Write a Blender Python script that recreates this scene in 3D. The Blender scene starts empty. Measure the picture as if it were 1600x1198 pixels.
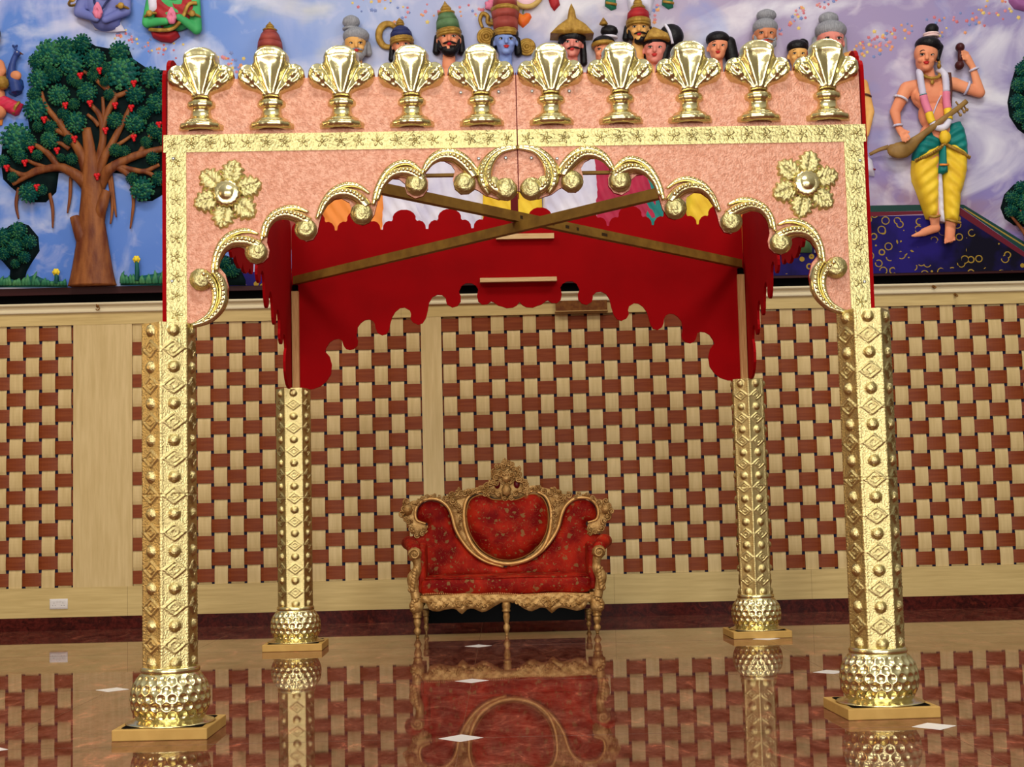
import bpy, math, random
import numpy as np
from mathutils import Vector, Matrix, Euler
from mathutils.geometry import delaunay_2d_cdt
random.seed(7)
PI = math.pi
scene = bpy.context.scene
COL = scene.collection

# ------------------------------------------------------------------ camera
FPX, ROLL, VP = 2250.0, 0.0235, (790.0, 785.0)
EYE = np.array([0.0, 0.0, 1.0])
_Y = np.array([(VP[0]-800)/FPX, (VP[1]-599)/FPX, 1.0]); _Y /= np.linalg.norm(_Y)
_X = np.array([1, -ROLL, -(_Y[0]-ROLL*_Y[1])/_Y[2]]); _X /= np.linalg.norm(_X)
_Z = np.cross(_X, _Y)
RC = np.stack([_X, _Y, _Z], 1)
cam_data = bpy.data.cameras.new('camera')
cam_data.sensor_width = 36.0
cam_data.lens = 36.0*FPX/1600.0
cam_data.clip_end = 200
cam = bpy.data.objects.new('camera', cam_data)
COL.objects.link(cam)
m = Matrix.Identity(4)
for i in range(3):
    m[i][0] = RC[0][i]; m[i][1] = -RC[1][i]; m[i][2] = -RC[2][i]; m[i][3] = EYE[i]
cam.matrix_world = m
scene.camera = cam

# ------------------------------------------------------------------ light and exposure
scene.view_settings.view_transform = 'Standard'
scene.view_settings.look = 'None'
scene.view_settings.exposure = -0.45
scene.view_settings.gamma = 1.0
scene.view_settings.use_curve_mapping = False

world = bpy.data.worlds.new('hall'); scene.world = world
world.use_nodes = True
wn = world.node_tree.nodes; wl = world.node_tree.links
bg = wn['Background']
tc = wn.new('ShaderNodeTexCoord'); sp = wn.new('ShaderNodeSeparateXYZ')
wl.new(tc.outputs['Generated'], sp.inputs[0])
mr = wn.new('ShaderNodeMapRange'); mr.inputs[1].default_value = -1; mr.inputs[2].default_value = 1
wl.new(sp.outputs['Z'], mr.inputs[0])
rp = wn.new('ShaderNodeValToRGB')
for pos, c in ((0.0, (.05, .03, .02, 1)), (0.46, (.20, .14, .09, 1)), (0.52, (.42, .34, .25, 1)), (0.72, (.50, .44, .36, 1)), (1.0, (.62, .60, .56, 1))):
    e = rp.color_ramp.elements.new(pos); e.color = c
rp.color_ramp.elements.remove(rp.color_ramp.elements[0]); rp.color_ramp.elements.remove(rp.color_ramp.elements[-1])
wl.new(mr.outputs[0], rp.inputs[0]); wl.new(rp.outputs[0], bg.inputs[0])
bg.inputs[1].default_value = 0.8

def area(name, loc, target, size, size_y, power, color=(1, 1, 1)):
    d = bpy.data.lights.new(name, 'AREA'); d.shape = 'RECTANGLE'
    d.size = size; d.size_y = size_y; d.energy = power; d.color = color
    o = bpy.data.objects.new(name, d); COL.objects.link(o)
    o.location = loc
    o.rotation_euler = (Vector(target)-Vector(loc)).to_track_quat('-Z', 'Y').to_euler()
    return o
# panels of daylight added behind the viewer, unseen, giving the brass bright reflections
area('added_daylight', (-4.2, -7, 3.2), (-1, 9, 1.8), 3.0, 4.4, 620, (1, .97, .92))
area('added_daylight', (0.6, -7, 3.4), (.3, 9, 1.8), 2.6, 4.4, 620, (1, .97, .92))
area('added_daylight', (5.0, -7, 3.2), (1.5, 9, 1.8), 3.0, 4.4, 560, (1, .97, .92))
# unseen overhead area lights, added to fill the hall from above
area('overhead_fill', (-3.4, 7.6, 7.6), (-2.6, 10.6, 0), 2.2, 1.0, 230, (1, .93, .82))
area('overhead_fill', (3.4, 7.6, 7.6), (2.6, 10.6, 0), 2.2, 1.0, 230, (1, .93, .82))
area('overhead_fill', (0.0, 3.0, 7.6), (0, 8.4, 1.5), 2.6, 1.0, 260, (1, .93, .82))
area('side_lamp', (-7.5, 4.2, 2.6), (-1.6, 6.8, 1.2), 1.0, 1.6, 120, (1, .60, .30))

# ------------------------------------------------------------------ picture measuring helpers
def ray(px, py):
    return RC.T @ np.array([(px-800)/FPX, (py-599)/FPX, 1.0])
def G(px, py):
    v = ray(px, py); return EYE + v*(-EYE[2]/v[2])
def PY(px, py, y):
    v = ray(px, py); return EYE + v*(y/v[1])

# ------------------------------------------------------------------ materials
def lin(c):
    return tuple(((v/255)/12.92 if v/255 <= .04045 else ((v/255+.055)/1.055)**2.4) for v in c)
MATS = {}
def mat(name, rgb, rough=.5, metal=0.0, rgb2=None, nscale=8.0, stretch=None, bump=0.0, bscale=60.0, contrast=(.35, .65), spec=.2, detail=6, coat=0.0):
    if name in MATS: return MATS[name]
    M = bpy.data.materials.new(name); M.use_nodes = True
    N = M.node_tree.nodes; L = M.node_tree.links
    b = N['Principled BSDF']
    b.inputs['Base Color'].default_value = (*lin(rgb), 1)
    b.inputs['Roughness'].default_value = rough
    b.inputs['Metallic'].default_value = metal
    b.inputs['Specular IOR Level'].default_value = spec
    b.inputs['Coat Weight'].default_value = coat
    t = N.new('ShaderNodeTexCoord'); mp = N.new('ShaderNodeMapping')
    L.new(t.outputs['Object'], mp.inputs[0])
    if stretch: mp.inputs['Scale'].default_value = stretch
    if rgb2:
        n = N.new('ShaderNodeTexNoise'); n.inputs['Scale'].default_value = nscale; n.inputs['Detail'].default_value = detail
        L.new(mp.outputs[0], n.inputs['Vector'])
        r = N.new('ShaderNodeValToRGB')
        r.color_ramp.elements[0].position = contrast[0]; r.color_ramp.elements[0].color = (*lin(rgb), 1)
        r.color_ramp.elements[1].position = contrast[1]; r.color_ramp.elements[1].color = (*lin(rgb2), 1)
        L.new(n.outputs['Fac'], r.inputs[0]); L.new(r.outputs[0], b.inputs['Base Color'])
    if bump:
        n2 = N.new('ShaderNodeTexNoise'); n2.inputs['Scale'].default_value = bscale; n2.inputs['Detail'].default_value = 3
        L.new(t.outputs['Object'], n2.inputs['Vector'])
        bp = N.new('ShaderNodeBump'); bp.inputs['Strength'].default_value = bump; bp.inputs['Distance'].default_value = .01
        L.new(n2.outputs['Fac'], bp.inputs['Height']); L.new(bp.outputs[0], b.inputs['Normal'])
    MATS[name] = M
    return M

GOLD = mat('polished_brass', (226, 214, 160), .25, 1.0, bump=.12, bscale=45)
GOLDE = mat('embossed_brass', (202, 192, 136), .42, 1.0, bump=.6, bscale=70)
GOLDS = mat('stamped_brass_sheet', (216, 200, 140), .28, 1.0, bump=.45, bscale=150)
COPPER = mat('hammered_copper_sheet', (208, 146, 120), .48, .35, (230, 174, 150), 60, bump=.7, bscale=110, contrast=(.38, .62))
RED = mat('red_painted_plywood', (150, 0, 6), .8, 0, (138, 0, 5), 3, spec=.08)
REDD = mat('dark_red_batten', (92, 2, 8), .7, spec=.2)
BATTEN = mat('pale_pine_batten', (222, 190, 140), .6, 0, (196, 158, 106), 8, (1, 30, 30))
POSTW = mat('pine_post', (205, 160, 108), .6, 0, (180, 132, 82), 6, (30, 30, 1.5))
BRACE = mat('brown_timber_brace', (146, 112, 44), .6, 0, (120, 88, 32), 9)
PLINTH = mat('gold_painted_board', (196, 158, 88), .55, .15, (184, 146, 78), 10)
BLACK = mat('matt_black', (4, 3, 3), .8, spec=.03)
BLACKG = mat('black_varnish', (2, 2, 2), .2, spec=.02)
STEEL = mat('zinc_bolt', (170, 175, 178), .35, .9)
LIGHTW = mat('maple_veneer', (205, 182, 132), .42, 0, (188, 164, 112), 4, (9, 9, .8), contrast=(.3, .7))
LIGHTH = mat('maple_veneer_board', (203, 180, 122), .42, 0, (184, 160, 104), 4, (.7, 9, 12), contrast=(.3, .7))
BROWN = mat('red_brown_veneer', (132, 64, 28), .5, 0, (112, 46, 16), 4, (.8, 9, 14), contrast=(.3, .7))
CREAM = mat('cream_moulding', (212, 200, 168), .4)
NAVY = mat('navy_backing', (24, 26, 62), .6)
WHITE = mat('white_plastic', (212, 208, 205), .35)
MAROON = mat('maroon_paint', (46, 4, 8), .5)

# ------------------------------------------------------------------ mesh builder
def cr(pts, n=6, closed=False):
    """Catmull-Rom through the points"""
    P = [np.array(p, float) for p in pts]
    out = []; k = len(P)
    for i in range(k if closed else k-1):
        if closed: p0, p1, p2, p3 = P[(i-1) % k], P[i], P[(i+1) % k], P[(i+2) % k]
        else: p0, p1, p2, p3 = P[max(i-1, 0)], P[i], P[i+1], P[min(i+2, k-1)]
        for j in range(n):
            t = j/n
            out.append(.5*((2*p1)+(p2-p0)*t+(2*p0-5*p1+4*p2-p3)*t*t+(3*p1-p0-3*p2+p3)*t**3))
    if not closed: out.append(P[-1])
    return out

class MB:
    def __init__(s): s.v = []; s.f = []; s.mi = []; s.flat = set()
    def add(s, vs, fs, mi=0, flat=False):
        o = len(s.v); s.v += [tuple(map(float, p)) for p in vs]
        for f in fs:
            if flat: s.flat.add(len(s.f))
            s.f.append([i+o for i in f]); s.mi.append(mi)
    def box(s, lo, hi, mi=0, M=None):
        x0, y0, z0 = lo; x1, y1, z1 = hi
        vs = [(x0, y0, z0), (x1, y0, z0), (x1, y1, z0), (x0, y1, z0), (x0, y0, z1), (x1, y0, z1), (x1, y1, z1), (x0, y1, z1)]
        if M is not None: vs = [tuple(M @ Vector(v)) for v in vs]
        s.add(vs, [(0, 3, 2, 1), (4, 5, 6, 7), (0, 1, 5, 4), (1, 2, 6, 5), (2, 3, 7, 6), (3, 0, 4, 7)], mi, True)
    def beam(s, a, b, w, h, mi=0):
        a = Vector(a); b = Vector(b); d = b-a; L = d.length; d.normalize()
        up = Vector((0, 0, 1)) if abs(d.z) < .95 else Vector((0, 1, 0))
        sx = d.cross(up).normalized(); sz = sx.cross(d).normalized()
        M = Matrix(((sx.x, d.x, sz.x, a.x), (sx.y, d.y, sz.y, a.y), (sx.z, d.z, sz.z, a.z), (0, 0, 0, 1)))
        s.box((-w/2, 0, -h/2), (w/2, L, h/2), mi, M)
    def ell(s, c, r, rot=None, nu=14, nv=9, mi=0, fn=None):
        if not hasattr(r, '__len__'): r = (r, r, r)
        R = rot.to_matrix() if rot else Matrix.Identity(3)
        c = Vector(c); vs = []
        for j in range(1, nv):
            for i in range(nu):
                th = 2*PI*i/nu; ph = PI*j/nv
                p = Vector((math.sin(ph)*math.cos(th), math.sin(ph)*math.sin(th), math.cos(ph)))
                k = fn(p) if fn else 1
                vs.append(c+R @ Vector((p.x*r[0]*k, p.y*r[1]*k, p.z*r[2]*k)))
        a = len(vs); vs += [c+R @ Vector((0, 0, r[2])), c-R @ Vector((0, 0, r[2]))]
        fs = []
        for j in range(nv-2):
            for i in range(nu):
                i2 = (i+1) % nu
                fs.append((j*nu+i, (j+1)*nu+i, (j+1)*nu+i2, j*nu+i2))
        for i in range(nu):
            i2 = (i+1) % nu
            fs.append((a, i, i2)); fs.append((a+1, (nv-2)*nu+i2, (nv-2)*nu+i))
        s.add(vs, fs, mi)
    def tube(s, path, r, n=8, mi=0, sq=1.0, ref=(0, 1, 0), cap=True):
        """round or flattened sweep; sq scales the section along ref"""
        P = [Vector(p) for p in path]; k = len(P)
        rr = r if hasattr(r, '__len__') else [r]*k
        if len(rr) != k: rr = list(np.interp(np.linspace(0, 1, k), np.linspace(0, 1, len(rr)), rr))
        ref = Vector(ref); vs = []
        for i in range(k):
            d = (P[min(i+1, k-1)]-P[max(i-1, 0)])
            if d.length < 1e-9: d = Vector((0, 0, 1))
            d.normalize()
            b = ref-d*ref.dot(d)
            if b.length < .05: b = Vector((1, 0, 0))-d*d.x
            b.normalize(); a = d.cross(b)
            for j in range(n):
                t = 2*PI*j/n
                vs.append(P[i]+a*(rr[i]*math.cos(t))+b*(rr[i]*sq*math.sin(t)))
        fs = [(i*n+j, i*n+(j+1) % n, (i+1)*n+(j+1) % n, (i+1)*n+j) for i in range(k-1) for j in range(n)]
        if cap:
            fs.append(tuple(range(n-1, -1, -1))); fs.append(tuple((k-1)*n+j for j in range(n)))
        s.add(vs, fs, mi)
    def capsule(s, a, b, ra, rb, sq=1.0, n=14):
        a = Vector(a); b = Vector(b); d = b-a; L = d.length
        if L < 1e-6: d = Vector((0, 0, 1)); L = 1e-6
        d = d/L; pth = []; rr = []
        for t in (0, .12, .3, .55, .8, .95): pth.append(a-d*ra*math.cos(t*PI/2)); rr.append(max(ra*math.sin(t*PI/2), ra*.02))
        pth.append(a); rr.append(ra); pth.append(b); rr.append(rb)
        for t in (.95, .8, .55, .3, .12, 0): pth.append(b+d*rb*math.cos(t*PI/2)); rr.append(max(rb*math.sin(t*PI/2), rb*.02))
        s.tube(pth, rr, n, sq=sq)
    def lathe(s, prof, c=(0, 0, 0), n=24, mi=0, sy=1.0, a0=0, a1=2*PI, fn=None):
        full = abs(a1-a0-2*PI) < 1e-6; cols = n if full else n+1
        vs = []
        for (r, z) in prof:
            for i in range(cols):
                t = a0+(a1-a0)*i/n
                k = fn(t, z, r) if fn else r
                vs.append((c[0]+k*math.cos(t), c[1]+k*math.sin(t)*sy, c[2]+z))
        fs = []
        for j in range(len(prof)-1):
            for i in range(n):
                i2 = (i+1) % cols if full else i+1
                fs.append((j*cols+i, j*cols+i2, (j+1)*cols+i2, (j+1)*cols+i))
        if full:
            fs.append(tuple(range(n-1, -1, -1))); fs.append(tuple((len(prof)-1)*n+i for i in range(n)))
        s.add(vs, fs, mi)
    def relief(s, poly, M, depth, w, step, extra=None, mi=0, base=0.0, back=True):
        """raised shape with a rounded edge; M(a,b,h) places a plane point at height h"""
        P = np.array([(p[0], p[1]) for p in poly], float)
        keep = [0]
        for i in range(1, len(P)):
            if np.hypot(*(P[i]-P[keep[-1]])) > step*.25: keep.append(i)
        if np.hypot(*(P[keep[-1]]-P[0])) < step*.25: keep.pop()
        P = P[keep]
        A = P; B = np.roll(P, -1, 0)
        area2 = np.sum(A[:, 0]*B[:, 1]-B[:, 0]*A[:, 1])
        if area2 < 0: P = P[::-1].copy(); A = P; B = np.roll(P, -1, 0)
        def dist(q):
            d = B-A; t = np.clip(((q[:, None, :]-A)*d).sum(2)/np.maximum((d*d).sum(1), 1e-12), 0, 1)
            return np.sqrt((((q[:, None, :]-A)-t[..., None]*d)**2).sum(2).min(1))
        lo = P.min(0); hi = P.max(0)
        gx = np.arange(lo[0]+step*.5, hi[0], step); gy = np.arange(lo[1]+step*.5, hi[1], step)
        if len(gx) and len(gy):
            X, Y = np.meshgrid(gx, gy); X[1::2] += step*.5
            Q = np.stack([X.ravel(), Y.ravel()], 1)
            ins = np.zeros(len(Q), bool)
            for a, b in zip(A, B):
                c = (a[1] > Q[:, 1]) != (b[1] > Q[:, 1])
                xi = a[0]+(Q[:, 1]-a[1])*(b[0]-a[0])/(b[1]-a[1] if b[1] != a[1] else 1e-12)
                ins ^= c & (Q[:, 0] < xi)
            Q = Q[ins]
            if len(Q): Q = Q[dist(Q) > step*.45]
        else: Q = np.zeros((0, 2))
        n = len(P)
        pts = [Vector(p) for p in P]+[Vector(q) for q in Q]
        ov, oe, of, _, _, _ = delaunay_2d_cdt(pts, [], [list(range(n))], 1, 1e-7)
        q = np.array([(v.x, v.y) for v in ov]); d = dist(q)
        t = np.clip(d/w, 0, 1); h = depth*np.sqrt(np.maximum(0, 1-(1-t)**2))
        h[d < 1e-6] = 0
        if extra is not None: h = h+np.array([extra(a, b)*min(1, dd/(w*.5)) for (a, b), dd in zip(q, d)])
        vs = [M(a, b, base+hh) for (a, b), hh in zip(q, h)]
        s.add(vs, [list(f) for f in of], mi)
        if back:
            vb = [M(a, b, 0) for a, b in P]
            if base > 0:
                vt = [M(a, b, base) for a, b in P]
                s.add(vb+vt, [(i, (i+1) % n, n+(i+1) % n, n+i) for i in range(n)], mi, True)
            s.add(vb, [list(range(n-1, -1, -1))], mi, True)
    def build(s, name, mats, parent=None, smooth=True, recalc=True, org=None):
        if org is not None: s.v = [(a-org[0], b-org[1], c-org[2]) for a, b, c in s.v]
        me = bpy.data.meshes.new(name); me.from_pydata(s.v, [], s.f)
        if not isinstance(mats, (list, tuple)): mats = [mats]
        for M in mats: me.materials.append(M)
        me.polygons.foreach_set('material_index', s.mi)
        me.polygons.foreach_set('use_smooth', [smooth and i not in s.flat for i in range(len(s.f))])
        if recalc:
            import bmesh
            b = bmesh.new(); b.from_mesh(me); bmesh.ops.recalc_face_normals(b, faces=b.faces); b.to_mesh(me); b.free()
        me.update()
        return link(name, me, parent)

def link(name, me, parent=None):
    o = bpy.data.objects.new(name, me); COL.objects.link(o)
    if parent is not None: o.parent = parent
    return o
def tag(o, label, cat, group=None):
    o['label'] = label; o['category'] = cat
    if group: o['group'] = group
    return o
def thing(name, loc, label, cat, group=None, rz=0):
    o = bpy.data.objects.new(name, None); COL.objects.link(o)
    o.location = loc; o.rotation_euler = (0, 0, rz); o.empty_display_size = .1
    return tag(o, label, cat, group)
def structure(o): o['kind'] = 'structure'; return o
def dup(o, parent=None):
    c = o.copy(); COL.objects.link(c)
    if parent is not None: c.parent = parent
    for ch in list(o.children): dup(ch, c)
    return c
def mirror_copy(o, parent=None):
    c = dup(o, parent); c.scale.x = -c.scale.x; c.location.x = -c.location.x; return c
# ================================================================== SETTING
YW = 12.5                                       # face of the panelled wall
def WZ(px, py, y=YW): return float(PY(px, py, y)[2])
def WX(px, py, y=YW): return float(PY(px, py, y)[0])
Z_SK = WZ(100, 964); Z_DADO = WZ(100, 918); Z_WT = WZ(100, 508.5); Z_FR = WZ(100, 490); Z_CO = WZ(100, 474.5)
Z_BLK = WZ(100, 460.5); Z_MUR = WZ(100, 449.5); Z_TOP = 7.0

# floor: polished granite slabs with white diamond inlays at the joints
def granite(name, cols, rough, sc, spec, stretch=(1, 2.6, 1), vary=0.0):
    M = bpy.data.materials.new(name); M.use_nodes = True
    N = M.node_tree.nodes; L = M.node_tree.links; b = N['Principled BSDF']
    t = N.new('ShaderNodeTexCoord'); mp = N.new('ShaderNodeMapping'); mp.inputs['Rotation'].default_value = (0, 0, .5); mp.inputs['Scale'].default_value = stretch
    L.new(t.outputs['Object'], mp.inputs[0])
    n = N.new('ShaderNodeTexNoise'); n.inputs['Scale'].default_value = sc; n.inputs['Detail'].default_value = 9; n.inputs['Roughness'].default_value = .68; n.inputs['Distortion'].default_value = .9
    L.new(mp.outputs[0], n.inputs['Vector'])
    r = N.new('ShaderNodeValToRGB'); r.color_ramp.elements[0].position = .30; r.color_ramp.elements[1].position = .72
    r.color_ramp.elements[0].color = (*lin(cols[0]), 1); r.color_ramp.elements[1].color = (*lin(cols[-1]), 1)
    for i, c in enumerate(cols[1:-1]):
        e = r.color_ramp.elements.new(.30+.42*(i+1)/(len(cols)-1)); e.color = (*lin(c), 1)
    L.new(n.outputs['Fac'], r.inputs[0])
    n2 = N.new('ShaderNodeTexNoise'); n2.inputs['Scale'].default_value = 38; n2.inputs['Detail'].default_value = 2
    L.new(t.outputs['Object'], n2.inputs['Vector'])
    mx = N.new('ShaderNodeMix'); mx.data_type = 'RGBA'; mx.blend_type = 'MULTIPLY'; mx.inputs[0].default_value = .55
    r2 = N.new('ShaderNodeValToRGB'); r2.color_ramp.elements[0].position = .35; r2.color_ramp.elements[0].color = (.35, .3, .3, 1); r2.color_ramp.elements[1].position = .6; r2.color_ramp.elements[1].color = (1, 1, 1, 1)
    L.new(n2.outputs['Fac'], r2.inputs[0]); L.new(r.outputs[0], mx.inputs[6]); L.new(r2.outputs[0], mx.inputs[7]); L.new(mx.outputs[2], b.inputs['Base Color'])
    if vary:                                      # mineral patches polish differently
        q = N.new('ShaderNodeMapRange'); q.inputs[1].default_value = .32; q.inputs[2].default_value = .68; q.inputs[3].default_value = spec-vary; q.inputs[4].default_value = spec+vary*.6
        n3 = N.new('ShaderNodeTexNoise'); n3.inputs['Scale'].default_value = sc*4; n3.inputs['Detail'].default_value = 6; n3.inputs['Roughness'].default_value = .75; L.new(mp.outputs[0], n3.inputs['Vector'])
        L.new(n3.outputs['Fac'], q.inputs[0]); L.new(q.outputs[0], b.inputs['Specular IOR Level'])
    b.inputs['Roughness'].default_value = rough; b.inputs['IOR'].default_value = 1.5; b.inputs['Specular IOR Level'].default_value = spec
    return M
FLOORM = granite('polished_red_granite', [(58, 22, 16), (104, 52, 40), (128, 76, 60), (206, 118, 90)], .028, 5.0, .30, (1.5, .6, 1), .24)
SKIRTM = granite('dark_red_granite', [(24, 8, 8), (84, 30, 24), (50, 18, 16), (120, 50, 34)], .3, 7, .06)
JOINT = mat('pale_joint', (112, 78, 62), .2)
INLAY = mat('white_marble_inlay', (236, 234, 230), .25)
b = MB()
b.box((-9, -7, -.2), (9, 12.72, 0))
gx = [-.215+2.03*k for k in range(-3, 5)]; gy = [6.27+1.99*k for k in range(-5, 3)]
for x in gx: b.box((x-.001, -7, .0), (x+.001, 12.48, .0004), 1)
for y in gy: b.box((-9, y-.001, .0), (9, y+.001, .0004), 1)
for x in gx:
    for y in gy:
        h = .096
        if y > 10 and x < -2: continue               # worn away beside the rear column
        b.add([(x-h, y, .0008), (x, y-h, .0008), (x+h, y, .0008), (x, y+h, .0008), (x-h, y, 0), (x, y-h, 0), (x+h, y, 0), (x, y+h, 0)],
              [(0, 1, 2, 3), (4, 7, 6, 5), (0, 4, 5, 1), (1, 5, 6, 2), (2, 6, 7, 3), (3, 7, 4, 0)], 2, True)
structure(b.build('floor', [FLOORM, JOINT, INLAY], smooth=False))

# back wall core, mural plaster, boards
b = MB(); b.box((-7.5, YW+.06, 0), (7.5, YW+.3, Z_TOP))
wall = structure(b.build('wall_back', [mat('plain_plaster', (190, 185, 180), .8)], smooth=False))

def mural_material():
    M = bpy.data.materials.new('painted_sky'); M.use_nodes = True
    N = M.node_tree.nodes; L = M.node_tree.links; b = N['Principled BSDF']; b.inputs['Roughness'].default_value = .6; b.inputs['Specular IOR Level'].default_value = .12
    t = N.new('ShaderNodeTexCoord'); s = N.new('ShaderNodeSeparateXYZ'); L.new(t.outputs['Object'], s.inputs[0])
    def noise(sc, det=6, dist=.6, stretch=(1, 1, 1)):
        mp = N.new('ShaderNodeMapping'); mp.inputs['Scale'].default_value = stretch; L.new(t.outputs['Object'], mp.inputs[0])
        n = N.new('ShaderNodeTexNoise'); n.inputs['Scale'].default_value = sc; n.inputs['Detail'].default_value = det; n.inputs['Distortion'].default_value = dist
        L.new(mp.outputs[0], n.inputs['Vector']); return n.outputs['Fac']
    def math_(op, a, c):
        n = N.new('ShaderNodeMath'); n.operation = op
        for i, q in enumerate((a, c)):
            if hasattr(q, 'links'): L.new(q, n.inputs[i])
            else: n.inputs[i].default_value = q
        return n.outputs[0]
    def rng(v, a, c, d=0., e=1.):
        n = N.new('ShaderNodeMapRange'); n.inputs[1].default_value = a; n.inputs[2].default_value = c; n.inputs[3].default_value = d; n.inputs[4].default_value = e
        L.new(v, n.inputs[0]); return n.outputs[0]
    def mix(f, a, c):
        n = N.new('ShaderNodeMix'); n.data_type = 'RGBA'
        if hasattr(f, 'links'): L.new(f, n.inputs[0])
        else: n.inputs[0].default_value = f
        for i, q in ((6, a), (7, c)):
            if hasattr(q, 'links'): L.new(q, n.inputs[i])
            else: n.inputs[i].default_value = (*lin(q), 1)
        return n.outputs[2]
    wob = math_('MULTIPLY', math_('SUBTRACT', noise(.7), .5), 2.2)
    xx = math_('ADD', s.outputs['X'], wob)
    r = N.new('ShaderNodeValToRGB'); L.new(rng(xx, -4.6, 4.6), r.inputs[0])
    stops = [(0, (92, 132, 208)), (.22, (120, 152, 216)), (.36, (176, 190, 222)), (.5, (198, 198, 216)), (.6, (208, 200, 200)), (.7, (194, 182, 194)), (.82, (174, 160, 182)), (1, (160, 152, 186))]
    r.color_ramp.elements[0].color = (*lin(stops[0][1]), 1); r.color_ramp.elements[1].color = (*lin(stops[-1][1]), 1)
    for p, c in stops[1:-1]:
        e = r.color_ramp.elements.new(p); e.color = (*lin(c), 1)
    c = r.outputs[0]
    # low sky: deeper blue at the left, violet at the right
    low = rng(math_('ADD', s.outputs['Z'], math_('MULTIPLY', math_('SUBTRACT', noise(1.1), .5), 1.4)), 4.05, 3.2, .40)
    lowcol = mix(rng(s.outputs['X'], -2, 2.4), (70, 112, 196), (82, 70, 168))
    c = mix(math_('MULTIPLY', low, .72), c, lowcol)
    # warm yellow-green patches around the court, ochre haze low right
    yel = rng(noise(.95, 3), .56, .70)
    ctr = math_('MULTIPLY', rng(s.outputs['X'], -3.0, -1.8), rng(s.outputs['X'], 3.4, 2.2))
    c = mix(math_('MULTIPLY', math_('MULTIPLY', yel, ctr), .5), c, (214, 206, 150))
    och = math_('MULTIPLY', rng(noise(1.3, 4), .5, .64), math_('MULTIPLY', rng(s.outputs['X'], 2.6, 3.6), rng(s.outputs['Z'], 4.1, 3.7)))
    c = mix(math_('MULTIPLY', och, .55), c, (150, 118, 112))
    # clouds
    cl = rng(noise(1.5, 8, .8, (.8, 1, 1.2)), .47, .66)
    c = mix(math_('MULTIPLY', cl, .75), c, (228, 230, 238))
    cl2 = rng(noise(3.2, 8, 1.2), .55, .7)
    c = mix(math_('MULTIPLY', cl2, .28), c, (232, 226, 232))
    bl = rng(noise(1.7, 5, .4), .57, .70)
    c = mix(math_('MULTIPLY', bl, .36), c, (104, 140, 212))
    # painted mist streaks high at the left
    st = math_('MULTIPLY', rng(noise(2.0, 6, .3, (1, 1, .3)), .5, .66), math_('MULTIPLY', rng(s.outputs['Z'], 4.9, 5.3), rng(s.outputs['X'], -1.2, -2.6)))
    c = mix(math_('MULTIPLY', st, .6), c, (220, 214, 236))
    L.new(c, b.inputs['Base Color'])
    return M
SKYM = mural_material()
def painted_cloth():
    M = bpy.data.materials.new('painted_carpet'); M.use_nodes = True
    N = M.node_tree.nodes; L = M.node_tree.links; b = N['Principled BSDF']; b.inputs['Roughness'].default_value = .6; b.inputs['Specular IOR Level'].default_value = .1
    t = N.new('ShaderNodeTexCoord')
    n = N.new('ShaderNodeTexNoise'); n.inputs['Scale'].default_value = 2.2; n.inputs['Detail'].default_value = 4; L.new(t.outputs['Object'], n.inputs['Vector'])
    r = N.new('ShaderNodeValToRGB'); r.color_ramp.elements[0].position = .4; r.color_ramp.elements[1].position = .62
    r.color_ramp.elements[0].color = (*lin((8, 5, 26)), 1); r.color_ramp.elements[1].color = (*lin((32, 22, 104)), 1)
    L.new(n.outputs['Fac'], r.inputs[0])
    v = N.new('ShaderNodeTexVoronoi'); v.feature = 'DISTANCE_TO_EDGE'; v.inputs['Scale'].default_value = 9
    mp = N.new('ShaderNodeMapping'); L.new(t.outputs['Object'], mp.inputs[0]); L.new(mp.outputs[0], v.inputs['Vector'])
    v2 = N.new('ShaderNodeTexVoronoi'); v2.inputs['Scale'].default_value = 11; L.new(t.outputs['Object'], v2.inputs['Vector'])
    ring = N.new('ShaderNodeMath'); ring.operation = 'SUBTRACT'; ring.inputs[1].default_value = .36; L.new(v2.outputs['Distance'], ring.inputs[0])
    ab = N.new('ShaderNodeMath'); ab.operation = 'ABSOLUTE'; L.new(ring.outputs[0], ab.inputs[0])
    lt = N.new('ShaderNodeMath'); lt.operation = 'LESS_THAN'; lt.inputs[1].default_value = .045; L.new(ab.outputs[0], lt.inputs[0])
    n3 = N.new('ShaderNodeTexNoise'); n3.inputs['Scale'].default_value = 7; L.new(t.outputs['Object'], n3.inputs['Vector'])
    g = N.new('ShaderNodeMath'); g.operation = 'GREATER_THAN'; g.inputs[1].default_value = .5; L.new(n3.outputs['Fac'], g.inputs[0])
    ml = N.new('ShaderNodeMath'); ml.operation = 'MULTIPLY'; L.new(lt.outputs[0], ml.inputs[0]); L.new(g.outputs[0], ml.inputs[1])
    mx = N.new('ShaderNodeMix'); mx.data_type = 'RGBA'; L.new(ml.outputs[0], mx.inputs[0]); L.new(r.outputs[0], mx.inputs[6]); mx.inputs[7].default_value = (*lin((150, 122, 44)), 1)
    L.new(mx.outputs[2], b.inputs['Base Color']); return M
CARPM = painted_cloth()
YM = YW-.016                                     # painted plaster surface of the mural
def WP(px, py, h=0.0):
    """point of the mural surface seen at that place, raised by h towards the hall"""
    p = PY(px, py, YM); return (float(p[0]), YM-h, float(p[2]))
def MW(a, b, h): return (a, YM-h, b)             # relief placement in wall coordinates
def wpoly(pts): return [(WP(*p)[0], WP(*p)[2]) for p in pts]

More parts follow.
